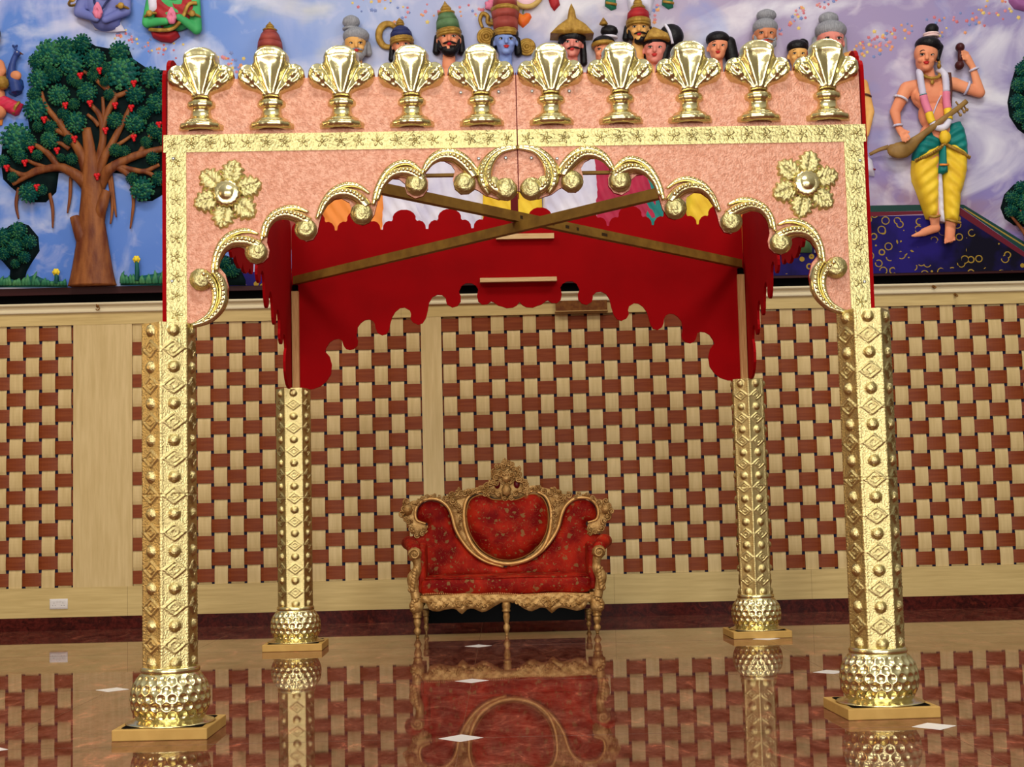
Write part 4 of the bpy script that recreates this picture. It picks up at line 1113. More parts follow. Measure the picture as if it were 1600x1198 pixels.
def crown(prof, cols, dy, tilt=0, name='crown', flutes=0):
    """prof: rows of (radius, height, material index)"""
    def k(F, cx, cy, fw, h):
        b = MB()
        for i in range(len(prof)-1):
            lathe_px(b, cx, cy+dy, [prof[i][:2], prof[i+1][:2]], h, 24, prof[i][2], 1.16, tilt, fn=(lambda t, z, r: r*(1+.03*math.cos(flutes*t))) if flutes else None)
        for a in range(0, 360, 30):                   # beads round the band
            t = math.radians(a)
            if math.sin(t) > .2: continue
            r = prof[0][0]*KP*1.0; c = WH(cx, cy+dy-3, h); b.ell(c+np.array([r*math.cos(t), r*1.16*math.sin(t), 0]), .010, None, 8, 6, 1)
        F.part(b, name, cols)
    return k
def beard(m_, k0=1.0, full=True, mous=True):
    def k(F, cx, cy, fw, h):
        r = fw/2
        if full:
            b = MB(); b.ell(WH(cx+2, cy+r*1.08, h+r*KP*.35), (r*KP*.72*k0, r*KP*.52, r*KP*.52*k0), None, 18, 12, fn=lambda p: 1+.04*math.sin(14*p.x))
            for s in (-1, 1): b.capsule(WH(cx+s*r*.86, cy-r*.1, h*.9), WH(cx+s*r*.66, cy+r*.8, h+r*KP*.2), r*KP*.14, r*KP*.3)
            F.part(b, 'beard', m_)
        if mous:
            b = MB(); b.tube([WH(cx+2+q*r, cy+r*(.52+.16*abs(q)**1.5*1.8), h+r*KP*(.95-.2*abs(q))) for q in (-.6, -.4, -.2, 0, .2, .4, .6)], [r*KP*.04, r*KP*.09, r*KP*.10, r*KP*.06, r*KP*.10, r*KP*.09, r*KP*.04], 8)
            F.part(b, 'moustache', m_)
    return k
def tall(r0, hgt, tip): return [(r0, -4, 1), (r0+1, -1, 1), (r0+1, 5, 1), (r0, 7, 0), (r0*.96, hgt*.35, 0), (r0*.72, hgt*.62, 0), (r0*.5, hgt*.74, 1), (r0*.58, hgt*.78, 1), (r0*.3, hgt*.84, 1), (r0*.34, hgt*.9, 1), (r0*.12, hgt, 1), (.2, hgt+tip, 1)]

court(425, 98, 34, .2, SKIN, 'relief courtier hidden but for a brick red domed crown behind the second finial from left', robe=[(392, 160), (458, 160), (470, 330), (468, 390), (380, 390), (382, 330)], robe_m=PBRICK,
      kids=(hair_cap(HAIRB), crown(tall(20, 50, 3), [PBRICK, PGOLD], -8)))
court(558, 77, 34, .5, SKINY, 'relief sage with a coiled grey topknot and white beard in front of the blue mist', robe=[(520, 160), (590, 160), (606, 320), (600, 395), (500, 395), (505, 320)], robe_m=PORANGE,
      kids=(hair_cap(HAIRG, 1.25, .62, .5), knot(HAIRG, -8, -38, 14, 11, True, HAIRG), beard(HAIRG, .9)), brow=HAIRG)
def halo(F, cx, cy, fw, h):
    b = MB(); c = WH(cx-22, cy-20, .03); b.tube([c+np.array([15*KP*math.cos(t), 0, 19*KP*math.sin(t)]) for t in np.linspace(.6, 5.4, 28)], [.02, .034, .03, .02], 10, sq=.6); F.part(b, 'head_ring', PGOLD)
court(629, 77, 30, .4, SKIN, 'relief courtier in a navy helmet with gold rim and a gold ring behind the head', robe=[(598, 150), (660, 150), (672, 270), (668, 400), (592, 400), (594, 300), (600, 270)], robe_m=PWHITE,
      kids=(hair_cap(HAIRB, 1.2, .3, 1.2), halo, crown([(18, -4, 1), (19, -2, 1), (19, 4, 1), (18, 6, 0), (17, 14, 0), (12, 22, 0), (5, 26, 1), (7, 29, 1), (6, 34, 1), (.3, 40, 1)], [PNAVY, PGOLD], -6, -.08, 'helmet')))
court(702, 67, 36, .25, SKIN, 'relief king in a tall green crown with a full black beard', robe=[(668, 150), (742, 150), (756, 262), (756, 395), (640, 395), (645, 265)], robe_m=PWHITE,
      kids=(hair_cap(HAIRB, 1.12, .2, .9), crown([(19, -5, 1), (20, -2, 1), (20, 4, 1), (19, 6, 0), (18, 20, 0), (13, 32, 1), (14, 35, 1), (8, 38, 1), (9, 42, 1), (3, 50, 1), (.3, 55, 1)], [PGREEN, PGOLD], -7, -.1), beard(HAIRB, 1.05)))
def discs(F, cx, cy, fw, h):
    for dx, dy, r in ((-30, -12, 13), (33, 4, 12)):
        b = MB(); c = WH(cx+dx, cy+dy, .03)
        for q in (1, .72, .44): b.tube([c+np.array([r*q*KP*math.cos(t), -.012*(1-q), r*q*KP*math.sin(t)]) for t in np.linspace(0, 2*PI, 25)], .013, 8, sq=.7)
        b.ell(c, (r*.3*KP, .02, r*.3*KP)); F.part(b, 'gold_disc', PGOLD)
    b = MB(); b.tube(cr([WH(cx-36, cy-26, .03), WH(cx-40, cy-38, .03), WH(cx-36, cy-48, .03), WH(cx-28, cy-44, .03), WH(cx-28, cy-34, .03), WH(cx-18, cy-32, .03)], 6), [.014, .02, .016], 8); F.part(b, 'gold_swirl', PGOLD)
    for dx, dy in ((-24, -60), (-20, -68)):
        b = MB(); c = WH(cx+dx, cy+dy, .04); b.ell(c, (.05, .03, .045), None, 14, 8, fn=lambda p: 1+.2*math.cos(5*math.atan2(p.z, p.x))); F.part(b, 'flower', PPINK)
court(790, 71, 36, .25, SKINB, 'blue relief figure in a towering red and gold crown amid the court', robe=[(752, 160), (834, 160), (846, 290), (850, 395), (752, 395), (754, 290)], robe_m=PYEL,
      kids=(hair_cap(HAIRB, 1.14, .3, .8), crown([(17, -4, 1), (19, -2, 1), (20, 4, 1), (19, 7, 0), (20, 24, 0), (22, 36, 1), (23, 42, 1), (20, 44, 0), (18, 58, 1), (12, 66, 1), (.3, 80, 1)], [PBRICK, PGOLD], -10, 0, flutes=9), discs))
def wide_hat(F, cx, cy, fw, h):
    b = MB(); pts = [(cx-34, cy-12), (cx-22, cy-24), (cx-8, cy-34), (cx-6, cy-48), (cx-2, cy-58), (cx+3, cy-48), (cx+6, cy-35), (cx+20, cy-26), (cx+33, cy-12), (cx+16, cy-11), (cx, cy-12), (cx-16, cy-11)]
    relief_px(b, pts, .03, .03, .014, lambda a, c: .006*math.sin(70*a), base=.20); F.part(b, 'winged_crown', PGOLD)
court(893, 75, 34, -.2, SKINP, 'relief king with a wide winged gold crown, black moustache and long black hair', robe=[(858, 150), (930, 150), (940, 250), (936, 395), (846, 395), (850, 260)], robe_m=PWHITE,
      kids=(hair_cap(HAIRB, 1.3, .15, 1.5), wide_hat, beard(HAIRB, 1, False)))
def temple_band(F, cx, cy, fw, h):
    b = MB(); lathe_px(b, cx, cy-9, [(18, -3), (19.5, -2), (19.5, 3), (18, 4)], h, 24, 0, 1.16); F.part(b, 'head_band', PGOLD)
court(942, 86, 32, -.5, SKIN, 'relief courtier with a flat black topknot bun with gold finial, behind the seventh finial', robe=[(914, 170), (972, 170), (980, 280), (976, 395), (930, 395), (924, 300)], robe_m=PMAG,
      kids=(hair_cap(HAIRB, 1.15, .5), temple_band, knot(HAIRB, 9, -33, 14, 10, True, PWHITE), crown([(4, 0, 1), (7, 2, 1), (5, 6, 1), (.3, 13, 1)], [PGOLD, PGOLD], -41, 0, 'topknot_finial')))
court(996, 52, 34, -.15, SKINY, 'yellow skinned relief king in a red and gold crown with a short black beard', robe=[(968, 140), (1030, 140), (1036, 260), (1032, 395), (966, 395), (962, 280)], robe_m=PMAG,
      kids=(hair_cap(HAIRB, 1.08, .2, .6), crown([(18, -5, 1), (20, -2, 1), (20, 5, 1), (18, 7, 0), (17, 18, 0), (11, 24, 1), (12, 27, 1), (7, 32, 1), (7, 36, 1), (.3, 48, 1)], [PRED, PGOLD], -8), beard(HAIRB, .8)))
def tiara(F, cx, cy, fw, h):
    b = MB(); relief_px(b, [(cx-18, cy-10), (cx-12, cy-22), (cx-4, cy-30), (cx+6, cy-26), (cx+18, cy-20), (cx+22, cy-10), (cx+10, cy-11), (cx-6, cy-11)], .02, .02, .012, base=.215); F.part(b, 'tiara', PGOLD)
def sidebun(F, cx, cy, fw, h):
    b = MB(); b.ell(WH(cx+26, cy-22, .09), (20*KP, .08, 20*KP), Euler((0, -.5, 0)), 18, 12); b.capsule(WH(cx+18, cy-4, .09), WH(cx+14, cy+16, .08), .05, .04); F.part(b, 'hair_bun', HAIRB)
    b = MB(); b.tube(cr([WH(cx+16, cy-38, .13), WH(cx+22, cy-24, .165), WH(cx+27, cy-8, .14)], 6), .014, 8); F.part(b, 'flower_string', PWHITE)
court(1021, 84, 36, -.4, SKINP, 'relief lady with gold tiara and big black side bun tied with white flowers', robe=[(1000, 170), (1052, 170), (1058, 300), (1056, 395), (1000, 395), (994, 300)], robe_m=PTEAL,
      kids=(hair_cap(HAIRB, 1.15, .45, .6), tiara, sidebun))
def longhair(F, cx, cy, fw, h):
    b = MB(); b.capsule(WH(cx+18, cy-8, .08), WH(cx+24, cy+16, .06), .06, .06); F.part(b, 'long_hair', HAIRB)
court(1119, 80, 32, -.35, SKIN, 'relief lady with plain black hair, alone between the third and fourth finials from right', robe=[(1092, 160), (1150, 160), (1156, 300), (1152, 395), (1070, 395), (1072, 300)], robe_m=PYEL,
      kids=(hair_cap(HAIRB, 1.2, .55), longhair))
court(1192, 62, 36, -.3, SKINBR, 'relief elder with grey topknot and brown face behind the second finial from right', robe=[(1160, 150), (1226, 150), (1236, 300), (1230, 395), (1158, 395), (1156, 300)], robe_m=PORANGE,
      kids=(hair_cap(HAIRG, 1.12, .42), knot(HAIRG, 3, -33, 16, 10, False), beard(HAIRG, .9)), brow=HAIRG)
court(1243, 92, 30, -.3, SKINY, 'relief youth with black hair and a small bun peeping between the two last finials', robe=[(1226, 170), (1266, 170), (1272, 300), (1268, 395), (1232, 395), (1230, 300)], robe_m=PGREEN,
      kids=(hair_cap(HAIRB, 1.15, .62), knot(HAIRB, 9, -20, 9, 8)))
court(1293, 72, 42, .1, SKINP, 'relief elder with long ribbed grey hair and broad bun behind the rightmost finial', robe=[(1262, 170), (1324, 170), (1330, 300), (1326, 395), (1272, 395), (1270, 300)], robe_m=PWHITE,
      kids=(hair_cap(HAIRG, 1.2, .5, 1.2), knot(HAIRG, -2, -37, 16, 11, False)), brow=HAIRG)
# arm and white hem of a figure mostly hidden by the right edge of the canopy
F = Figure('relief_figure', 1340, 330, 'relief figure behind the right canopy edge showing a golden arm and white hem')
b = MB(); h = head_mass(b, 1322, 110, 34, .3); cap(b, WH(1322, 125, .07), WH(1322, 148, .06), 9, 10)
b.ell(WH(1322, 172, .05), (.17, .085, .16)); b.ell(WH(1322, 225, .05), (.13, .08, .22)); b.ell(WH(1322, 275, .05), (.15, .08, .14))
cap(b, WH(1346, 134, .06), WH(1357, 178, .07), 8, 6.5); cap(b, WH(1357, 178, .07), WH(1350, 214, .09), 6.5, 4.5); b.ell(WH(1346, 222, .1), (.03, .025, .05))
cap(b, WH(1298, 140, .06), WH(1290, 190, .07), 8, 6.5); cap(b, WH(1290, 190, .07), WH(1306, 226, .1), 6.5, 4.5); b.ell(WH(1312, 230, .1), (.045, .025, .03))
F.body(b, SKINY, .008); face(F, 1322, 110, 34, .3, h)
b = MB(); b.tube([WH(1350, 153, .065)+np.array([.042*math.cos(t), .045*math.sin(t), -.012*math.cos(t)]) for t in np.linspace(0, 2*PI, 20)], .009, 8); F.part(b, 'arm_band', PBROWN)
b = MB(); relief_px(b, [(1300, 232), (1345, 234), (1362, 250), (1366, 268), (1366, 276), (1354, 274), (1350, 300), (1350, 330), (1296, 330)], .06, .06, .025, lambda a, c: .008*math.sin(60*a+20*c), base=.01); F.part(b, 'robe', PWHITE)
b = MB(); b.tube([WH(1352, 265, .05), WH(1360, 265.5, .045), WH(1366, 266, .03)], .008, 6); F.part(b, 'red_hem', PRED)

# ---------------------------------------------------------------- standing musician
F = Figure('relief_figure', 1466, 388, 'standing bare chested relief musician in yellow dhoti and teal sash, one arm raised')
b = MB(); h = head_mass(b, 1440, 96, 37, -.5)
cap(b, WH(1446, 112, .07), WH(1450, 134, .06), 9.5, 11)
b.ell(WH(1452, 152, .055), (33*KP, .085, 26*KP)); b.ell(WH(1436, 155, .09), (13*KP, .05, 11*KP)); b.ell(WH(1466, 154, .09), (13*KP, .05, 11*KP))
b.ell(WH(1456, 182, .055), (25*KP, .08, 27*KP)); b.ell(WH(1462, 215, .06), (30*KP, .08, 24*KP))
cap(b, WH(1440, 134, .05), WH(1414, 141, .06), 10, 11); cap(b, WH(1460, 130, .05), WH(1488, 134, .06), 10, 10.5)
cap(b, WH(1413, 142, .06), WH(1395, 178, .07), 11, 8.5); cap(b, WH(1395, 178, .07), WH(1399, 204, .10), 8.5, 5.2)          # arm to the lute
cap(b, WH(1488, 134, .06), WH(1526, 148, .07), 10, 8.5); cap(b, WH(1527, 148, .07), WH(1516, 112, .08), 8.5, 5.4)      # raised arm
cap(b, WH(1399, 204, .10), WH(1403, 214, .14), 5.2, 6.6)                                            # palm on the lute
for (fx, fy), (gx_, gy_), (ex, ey) in (((1399, 216), (1399.5, 222), (1402, 226)), ((1402.5, 217), (1403.5, 224), (1406.5, 227)), ((1406, 217), (1407.5, 223), (1410, 225)), ((1408.5, 215.5), (1411, 220), (1413, 222))):
    cap(b, WH(fx, fy, .15), WH(gx_, gy_, .178), 1.9, 1.8); cap(b, WH(gx_, gy_, .178), WH(ex, ey+2.5, .176), 1.8, 1.5)
cap(b, WH(1405, 210, .145), WH(1412, 214, .17), 2.2, 1.8)
cap(b, WH(1516, 110, .08), WH(1506, 95, .085), 5.0, 6.8)                                            # palm closing on the clappers
for k, (fx, fy) in enumerate(((1501, 86.5), (1500.5, 90.5), (1501, 94.5), (1502.5, 98))):
    cap(b, WH(fx+3, fy+1, .10), WH(fx-5+k*.6, fy+.5, .115), 2.2, 2.0); cap(b, WH(fx-5+k*.6, fy+.5, .115), WH(fx-7.5+k*.6, fy+.8, .085), 2.0, 1.7)
cap(b, WH(1507, 88, .09), WH(1497, 83, .10), 2.4, 1.9)
cap(b, WH(1450, 250, .06), WH(1452, 300, .06), 17, 13); cap(b, WH(1484, 250, .06), WH(1486, 300, .06), 18, 13)             # thighs
cap(b, WH(1452, 300, .06), WH(1457, 345, .06), 12, 8); cap(b, WH(1486, 300, .06), WH(1482, 350, .06), 12, 8.5)
cap(b, WH(1457, 345, .06), WH(1458, 356, .06), 7.5, 7)                                                # left foot in profile
cap(b, WH(1459, 358, .06), WH(1440, 365, .075), 7.5, 6.5); cap(b, WH(1440, 366, .075), WH(1425, 370.5, .08), 5.8, 3)
cap(b, WH(1427, 370, .08), WH(1421.5, 371, .08), 2.6, 2)
cap(b, WH(1482, 350, .06), WH(1481, 358, .07), 8.5, 8.5); cap(b, WH(1481, 360, .07), WH(1477.5, 376, .11), 8.5, 8)            # right foot towards us
for k in range(5): cap(b, WH(1470.5+3.5*k, 378-.5*k, .125), WH(1469.5+3.6*k, 384-1.1*k, .14), 2.3 if k == 0 else 1.9, 2.0 if k == 0 else 1.6)
F.body(b, SKIN, .0055)
face(F, 1440, 96, 37, -.5, h)
b = MB(); b.ell(WH(1445, 76.5, .10), (20.5*KP, .125, 13.5*KP), Euler((0, .16, 0)), 26, 16, fn=lambda p: 1+.01*math.sin(30*p.x)); b.capsule(WH(1460, 80, .10), WH(1459.5, 99, .12), .05, .016); F.part(b, 'hair', HAIRB)
b = MB(); b.ell(WH(1451.5, 51, .09), (10.5*KP, .055, 9.5*KP), None, 18, 12, fn=lambda p: 1+.03*math.sin(12*p.z)); F.part(b, 'hair_knot', HAIRB)
b = MB()
for q in (0, 4): b.tube([WH(1450, 59+q*.9, .09)+np.array([11*KP*math.cos(t), .06*math.sin(t), 0]) for t in np.linspace(0, 2*PI, 22)], .011, 8)
F.part(b, 'hair_band', mat('pale_pink_bead_paint', (226, 196, 196), .5))
b = MB(); b.ell(WH(1461.5, 103, .11), (.014, .014, .02)); b.ell(WH(1461.5, 109, .11), (.019, .019, .024)); F.part(b, 'earring', PGOLD)
b = MB(); b.tube(cr([WH(1434, 119, .09), WH(1440, 127, .135), WH(1449, 130, .15), WH(1459, 127, .13), WH(1464, 119, .09)], 6), .015, 8)
for k in range(9): b.ell(WH(1436+3.2*k, 125+5*math.sin(PI*k/8), .145-.003*abs(k-4)), .012, None, 8, 6)
b.ell(WH(1449, 136, .15), (.017, .012, .024)); F.part(b, 'choker', PGOLD)
# garland in coloured lengths
gar = cr([(1436, 112), (1431, 120), (1432.5, 138), (1438, 166), (1443, 182), (1446, 195), (1452, 204), (1460, 207.5), (1468, 205), (1473, 196), (1473, 182), (1471.5, 163), (1471, 138), (1468, 120), (1462, 111)], 8)
gm = [PWHITE, PPINK, PYEL]; b = MB(); L = len(gar)
hts = [(.13 if p[1] < 190 else .16) for p in gar]
segs = [(0, .19, 0), (.19, .30, 1), (.30, .39, 2), (.39, .66, 0), (.66, .74, 2), (.74, .83, 1), (.83, 1, 0)]
for a, c, mi in segs:
    pp = [gar[i] for i in range(int(a*(L-1)), int(c*(L-1))+1)]
    path = [WH(p[0], p[1], .135+.03*max(0, min(1, (p[1]-165)/30))-.07*max(0, min(1, (124-p[1])/12))) for p in pp]
    b.tube(path, [(.030 if mi == 0 else .034)*(1+.06*(i % 2)) for i in range(len(path))], 12, mi)
    b.tube([path[-1], path[-1]*.7+path[-2]*.3], .034, 12, 3)
F.part(b, 'flower_garland', gm+[PTEAL])
b = MB(); b.tube(cr([WH(1463, 156, .145), WH(1457, 168, .14), WH(1450, 186, .14)], 6), .006, 6); F.part(b, 'sacred_thread', PWHITE)
b = MB(); relief_px(b, [(1474, 119), (1480, 119), (1482, 140), (1481, 172), (1474, 172), (1477, 145)], .012, .015, .012, base=.115); F.part(b, 'shoulder_strap', PBROWN)
def ring(pp, q, r, name, m_):
    p = np.array(pp); q = np.array(q); d = Vector(q-p).normalized(); a = d.orthogonal().normalized(); c = d.cross(a); b = MB()
    b.tube([p+np.array(a*(r*math.cos(t))+c*(r*math.sin(t))) for t in np.linspace(0, 2*PI, 22)], .011, 8); F.part(b, name, m_)
ring(WH(1404, 158, .066), WH(1395, 178, .07), .059, 'arm_band', PWHITE); ring(WH(1507, 141, .066), WH(1526, 148, .07), .055, 'arm_band', PWHITE)
ring(WH(1398, 201, .098), WH(1399, 210, .1), .036, 'bracelet', PWHITE); ring(WH(1517, 113, .08), WH(1514, 106, .082), .036, 'bracelet', PWHITE)
def folds(fr, sl, amp, ph=0): return lambda a, c: amp*math.sin(fr*c+sl*a+ph)
b = MB(); relief_px(b, [(1423.5, 252), (1422.5, 270), (1424, 284), (1430, 298), (1436, 315), (1442, 332), (1446, 343), (1454, 344.5), (1463, 341), (1464.5, 300), (1465, 262), (1467, 226), (1440, 232)], .12, .075, .017, folds(62, -46, .009), base=.02)
F.part(b, 'dhoti_leg', PYEL)
b = MB(); relief_px(b, [(1464, 226), (1490, 226), (1509, 240), (1508, 270), (1504, 290), (1499, 305), (1497, 330), (1494, 353), (1484, 352), (1472, 348), (1469, 300), (1466, 262)], .125, .075, .017, folds(58, 52, .009, 1), base=.02)
F.part(b, 'dhoti_leg', PYEL)
b = MB(); b.tube(cr([WH(1446, 342, .12), WH(1454, 344, .145), WH(1462, 341, .12)], 5), .012, 8); b.tube(cr([WH(1472, 347, .12), WH(1483, 351, .15), WH(1494, 352, .12)], 5), .012, 8); F.part(b, 'ankle_hem', PGOLD)
b = MB(); relief_px(b, [(1459.5, 272), (1467, 272), (1469, 300), (1470, 330), (1472, 350), (1465, 348), (1462, 330), (1460, 300)], .03, .02, .012, folds(90, 20, .003), base=.085); F.part(b, 'front_pleat', PWHITE)
b = MB()
relief_px(b, [(1438, 209), (1450, 207), (1466, 218), (1468, 234), (1448, 246), (1424, 256), (1424, 246), (1428, 228)], .12, .07, .015, folds(88, 30, .010), base=.03)
relief_px(b, [(1466, 216), (1480, 196), (1496, 191), (1504, 206), (1508, 226), (1509, 250), (1490, 242), (1466, 232)], .12, .07, .015, folds(80, -40, .010, 1), base=.03)
F.part(b, 'waist_cloth', PTEAL)
b = MB(); b.tube(cr([WH(1424, 256, .11), WH(1440, 250.5, .15), WH(1455, 242, .16), WH(1466, 233, .165)], 6), .016, 8, sq=.7); b.tube(cr([WH(1466, 231, .165), WH(1480, 238, .165), WH(1496, 245, .15), WH(1509, 251.5, .11)], 6), .016, 8, sq=.7)
for k in range(14):
    t = k/13; p = WH(1426+40*t, 254.5-22*t+4*math.sin(PI*t), .14+.035*math.sin(PI*t*.6)); b.ell(p, .010, None, 7, 5); p = WH(1468+40*t, 233+17*t, .175-.045*t); b.ell(p, .010, None, 7, 5)
F.part(b, 'gold_hem', PGOLD)
b = MB(); b.ell(WH(1467, 222, .17), (9*KP, .045, 11*KP), None, 18, 12, fn=lambda p: 1+.05*math.sin(9*p.x)); F.part(b, 'sash_knot', PYEL)
b = MB(); relief_px(b, [(1462, 232), (1471, 232), (1472, 255), (1474, 274), (1467, 277), (1459, 275), (1461, 255)], .04, .025, .011, lambda a, c: .006*math.sin(110*a), base=.13); F.part(b, 'hanging_sash', PTEAL)
b = MB(); b.tube([WH(1459.5, 264, .165), WH(1466, 265, .19), WH(1473, 264, .165)], .009, 8, sq=.6); F.part(b, 'sash_border', PORANGE)
# lute and clappers rest in the musician's hands
L_ = Figure('relief_lute', 1402, 250, 'brown gourd lute slung across the waist of the standing relief musician', 'musical instrument')
b = MB(); pth = cr([(1382, 234), (1390, 239), (1401, 240), (1413, 235), (1425, 225), (1440, 213), (1462, 196), (1484, 180), (1501, 166)], 6)
b.tube([WH(p[0], p[1], .125+.06*min(1, max(0, (p[0]-1425)/25))-.02*max(0, (p[0]-1480)/20)) for p in pth], [8*KP*.35, 11*KP, 13*KP, 13.5*KP, 11*KP, 7.5*KP, 5.2*KP, 4.6*KP, 4.2*KP, 4*KP, 4*KP], 16, sq=.55)
L_.part(b, 'gourd_body', mat('lute_wood_paint', (150, 118, 66), .45, 0, (120, 90, 44), 8))
b = MB(); b.tube(cr([WH(1384, 234, .10), WH(1371, 237, .08), WH(1356, 244, .06)], 6), [4*KP, 3*KP, 2.6*KP], 10, sq=.7); L_.part(b, 'tail_stick', MATS['lute_wood_paint'])
for q, (px, py) in enumerate(((1490, 184), (1496, 179), (1500, 176), (1488, 170))):
    b = MB(); b.tube([WH(px-3, py-4, .15), WH(px+1, py+2, .155)], .008, 8); b.ell(WH(px+2, py+3, .155), .015, None, 10, 7); L_.part(b, 'tuning_peg', MATS['lute_wood_paint'])
C_ = Figure('relief_clappers', 1495, 113, 'dark wooden clappers gripped in the raised hand of the standing relief musician', 'musical instrument')
b = MB(); b.tube([WH(1495, 82, .10), WH(1494.5, 104, .10)], .022, 12); C_.part(b, 'grip', mat('clapper_wood_paint', (70, 32, 34), .35))
for (px, py) in ((1495, 79), (1494, 107)):
    b = MB(); b.ell(WH(px, py, .09), (7.2*KP, .05, 7.2*KP), None, 18, 12); C_.part(b, 'round_end', MATS['clapper_wood_paint'])

# ---------------------------------------------------------------- figures floating in the sky
def floating(cx, skin, label, shawl, extra):
    F = Figure('relief_figure', cx, 50, label); b = MB(); r = 19
    h = head_mass(b, cx+2, -48, 38, 0); cap(b, WH(cx+2, -30, .07), WH(cx+1, -12, .06), 10, 12)
    b.ell(WH(cx, 6, .05), (34*KP, .085, 26*KP)); b.ell(WH(cx, 28, .05), (27*KP, .08, 20*KP)); b.ell(WH(cx+2, 40, .045), (22*KP, .07, 12*KP))
    for s, el, wr in extra['arms']:
        cap(b, WH(cx+s*30, -8, .06), WH(*el, .08), 11, 9); cap(b, WH(*el, .08), WH(*wr, .15), 8.5, 6)
    F.body(b, skin, .0075); face(F, cx+2, -48, 38, 0, h)
    px, py = extra['hands']
    b = MB()
    for s in (-1, 1):
        b.ell(WH(px+s*2.2, py+4, .165), (4.5*KP, .028, 8*KP), Euler((0, s*.12, 0)))
        for k in range(4): b.capsule(WH(px+s*(1+1.7*k), py-1+k, .17), WH(px+s*(.8+1.2*k), py-13+2.2*k, .175), .012, .009)
        b.capsule(WH(px+s*5, py+3, .18), WH(px+s*1.5, py-5, .19), .012, .009)
    o = F.part(b, 'praying_hands', PPINK); r_ = o.modifiers.new('skin', 'REMESH'); r_.mode = 'VOXEL'; r_.voxel_size = .005; r_.use_smooth_shade = True
    b = MB(); b.ell(WH(cx+2, -62, .08), (21*KP, .1, 17*KP)); F.part(b, 'hair', HAIRB)
    b = MB(); lathe_px(b, cx+2, -72, [(20, -4), (21, 0), (18, 10), (12, 24), (4, 36), (.3, 42)], .09); F.part(b, 'crown', PGOLD)
    for kx, ky, a in extra['bands']:
        b = MB(); b.tube([WH(kx, ky, .085)+np.array([.055*math.cos(t)*math.cos(a), .058*math.sin(t), .055*math.cos(t)*math.sin(a)]) for t in np.linspace(0, 2*PI, 22)], .012, 8); b.ell(WH(kx, ky, .155), (.03, .012, .03)); F.part(b, 'armlet', PGOLD)
    b = MB(); b.tube(cr([WH(cx-12, -14, .10), WH(cx-5, 2, .145), WH(cx+2, 5, .15), WH(cx+8, 2, .145), WH(cx+14, -14, .10)], 6), .016, 8); F.part(b, 'necklace', PGOLD)
    shawl(F, cx)
def shawl_v(F, cx):
    b = MB(); b.tube(cr([WH(cx-14, -14, .11), WH(cx-12, 12, .15), WH(cx-2, 24, .16), WH(cx+8, 12, .16), WH(cx+18, -8, .13)], 6), .010, 8); F.part(b, 'dark_cord', PNAVY)
    b = MB(); relief_px(b, [(cx-22, 30), (cx-2, 36), (cx+16, 26), (cx+24, 40), (cx+30, 50), (cx+6, 52), (cx-18, 48)], .03, .03, .02, folds(60, 60, .006), base=.03); F.part(b, 'cloud_wrap', PWHITE)
floating(167, SKINV, 'violet skinned relief figure with praying hands floating high above the big tree', shawl_v,
         dict(arms=((-1, (128, 24), (158, 38)), (1, (200, 22), (172, 40))), hands=(161, 28), bands=((121, 8, .5), (196, 18, -.2))))
def shawl_g(F, cx):
    b = MB(); relief_px(b, [(cx-34, -8), (cx-14, -4), (cx+8, 6), (cx+26, -6), (cx+34, 4), (cx+36, 24), (cx+24, 40), (cx, 48), (cx-20, 44), (cx-30, 26)], .06, .06, .022, folds(70, 50, .006), base=.065); F.part(b, 'red_blouse', PRED)
    b = MB(); relief_px(b, [(cx-38, 50), (cx-20, 52), (cx+4, 50), (cx+8, 58), (cx-6, 68), (cx-22, 66), (cx-34, 60)], .06, .04, .02, base=.03); F.part(b, 'red_skirt', PRED)
    b = MB(); b.tube(cr([WH(cx-38, 50, .07), WH(cx-20, 54, .12), WH(cx, 52, .125), WH(cx+16, 38, .145), WH(cx+26, 16, .145), WH(cx+38, 12, .12)], 6), .018, 8, sq=.6); F.part(b, 'gold_border', PGOLD)
    b = MB(); relief_px(b, [(cx-38, 6), (cx-30, 0), (cx-22, 6), (cx-24, 22), (cx-36, 26)], .03, .03, .02, base=.11); F.part(b, 'white_sleeve', PWHITE)
floating(274, SKING, 'green skinned relief figure in red blouse with praying hands floating beside the violet one', shawl_g,
         dict(arms=((-1, (234, 40), (266, 42)), (1, (310, 50), (286, 36))), hands=(275, 36), bands=((240, 30, .3), (306, 30, -.2))))
# garlanded figure whose lower end hangs into the top edge
F = Figure('relief_flower_ring', 822, 24, 'gold rimmed pink flower ring at the top edge above the blue relief figure', 'relief ornament')
b = MB(); c = WH(822, -10, .05)
b.tube([c+np.array([25*KP*math.cos(t), 0, 25*KP*math.sin(t)]) for t in np.linspace(0, 2*PI, 40)], .024, 10); F.part(b, 'gold_ring', mat('rope_gold_paint', (196, 166, 98), .5, bump=.8, bscale=50))
b = MB(); relief_px(b, [(822+22*math.cos(t), -10+22*math.sin(t)) for t in np.linspace(0, 2*PI, 24)[:-1]], .03, .05, .025, lambda a, c: .008*math.sin(90*a)*math.sin(90*c)); F.part(b, 'flower_fill', mat('pale_pink_flower_paint', (226, 190, 204), .5))
F = Figure('relief_heart_fruit', 817, 43, 'orange and yellow heart shaped fruit beside the tall crown of the blue relief figure', 'relief ornament')
b = MB(); relief_px(b, [(817, 44), (808, 36), (803, 27), (806, 21), (812, 20), (817, 23), (822, 20), (828, 21), (831, 27), (826, 36)], .04, .05, .012); F.part(b, 'fruit', mat('heart_orange_paint', (240, 140, 40), .45, 0, (226, 72, 44), 6))
b = MB(); b.tube(cr([WH(817, 23, .03), WH(818, 17, .03), WH(822, 14, .02)], 4), .006, 6); F.part(b, 'stem', PGREEN)
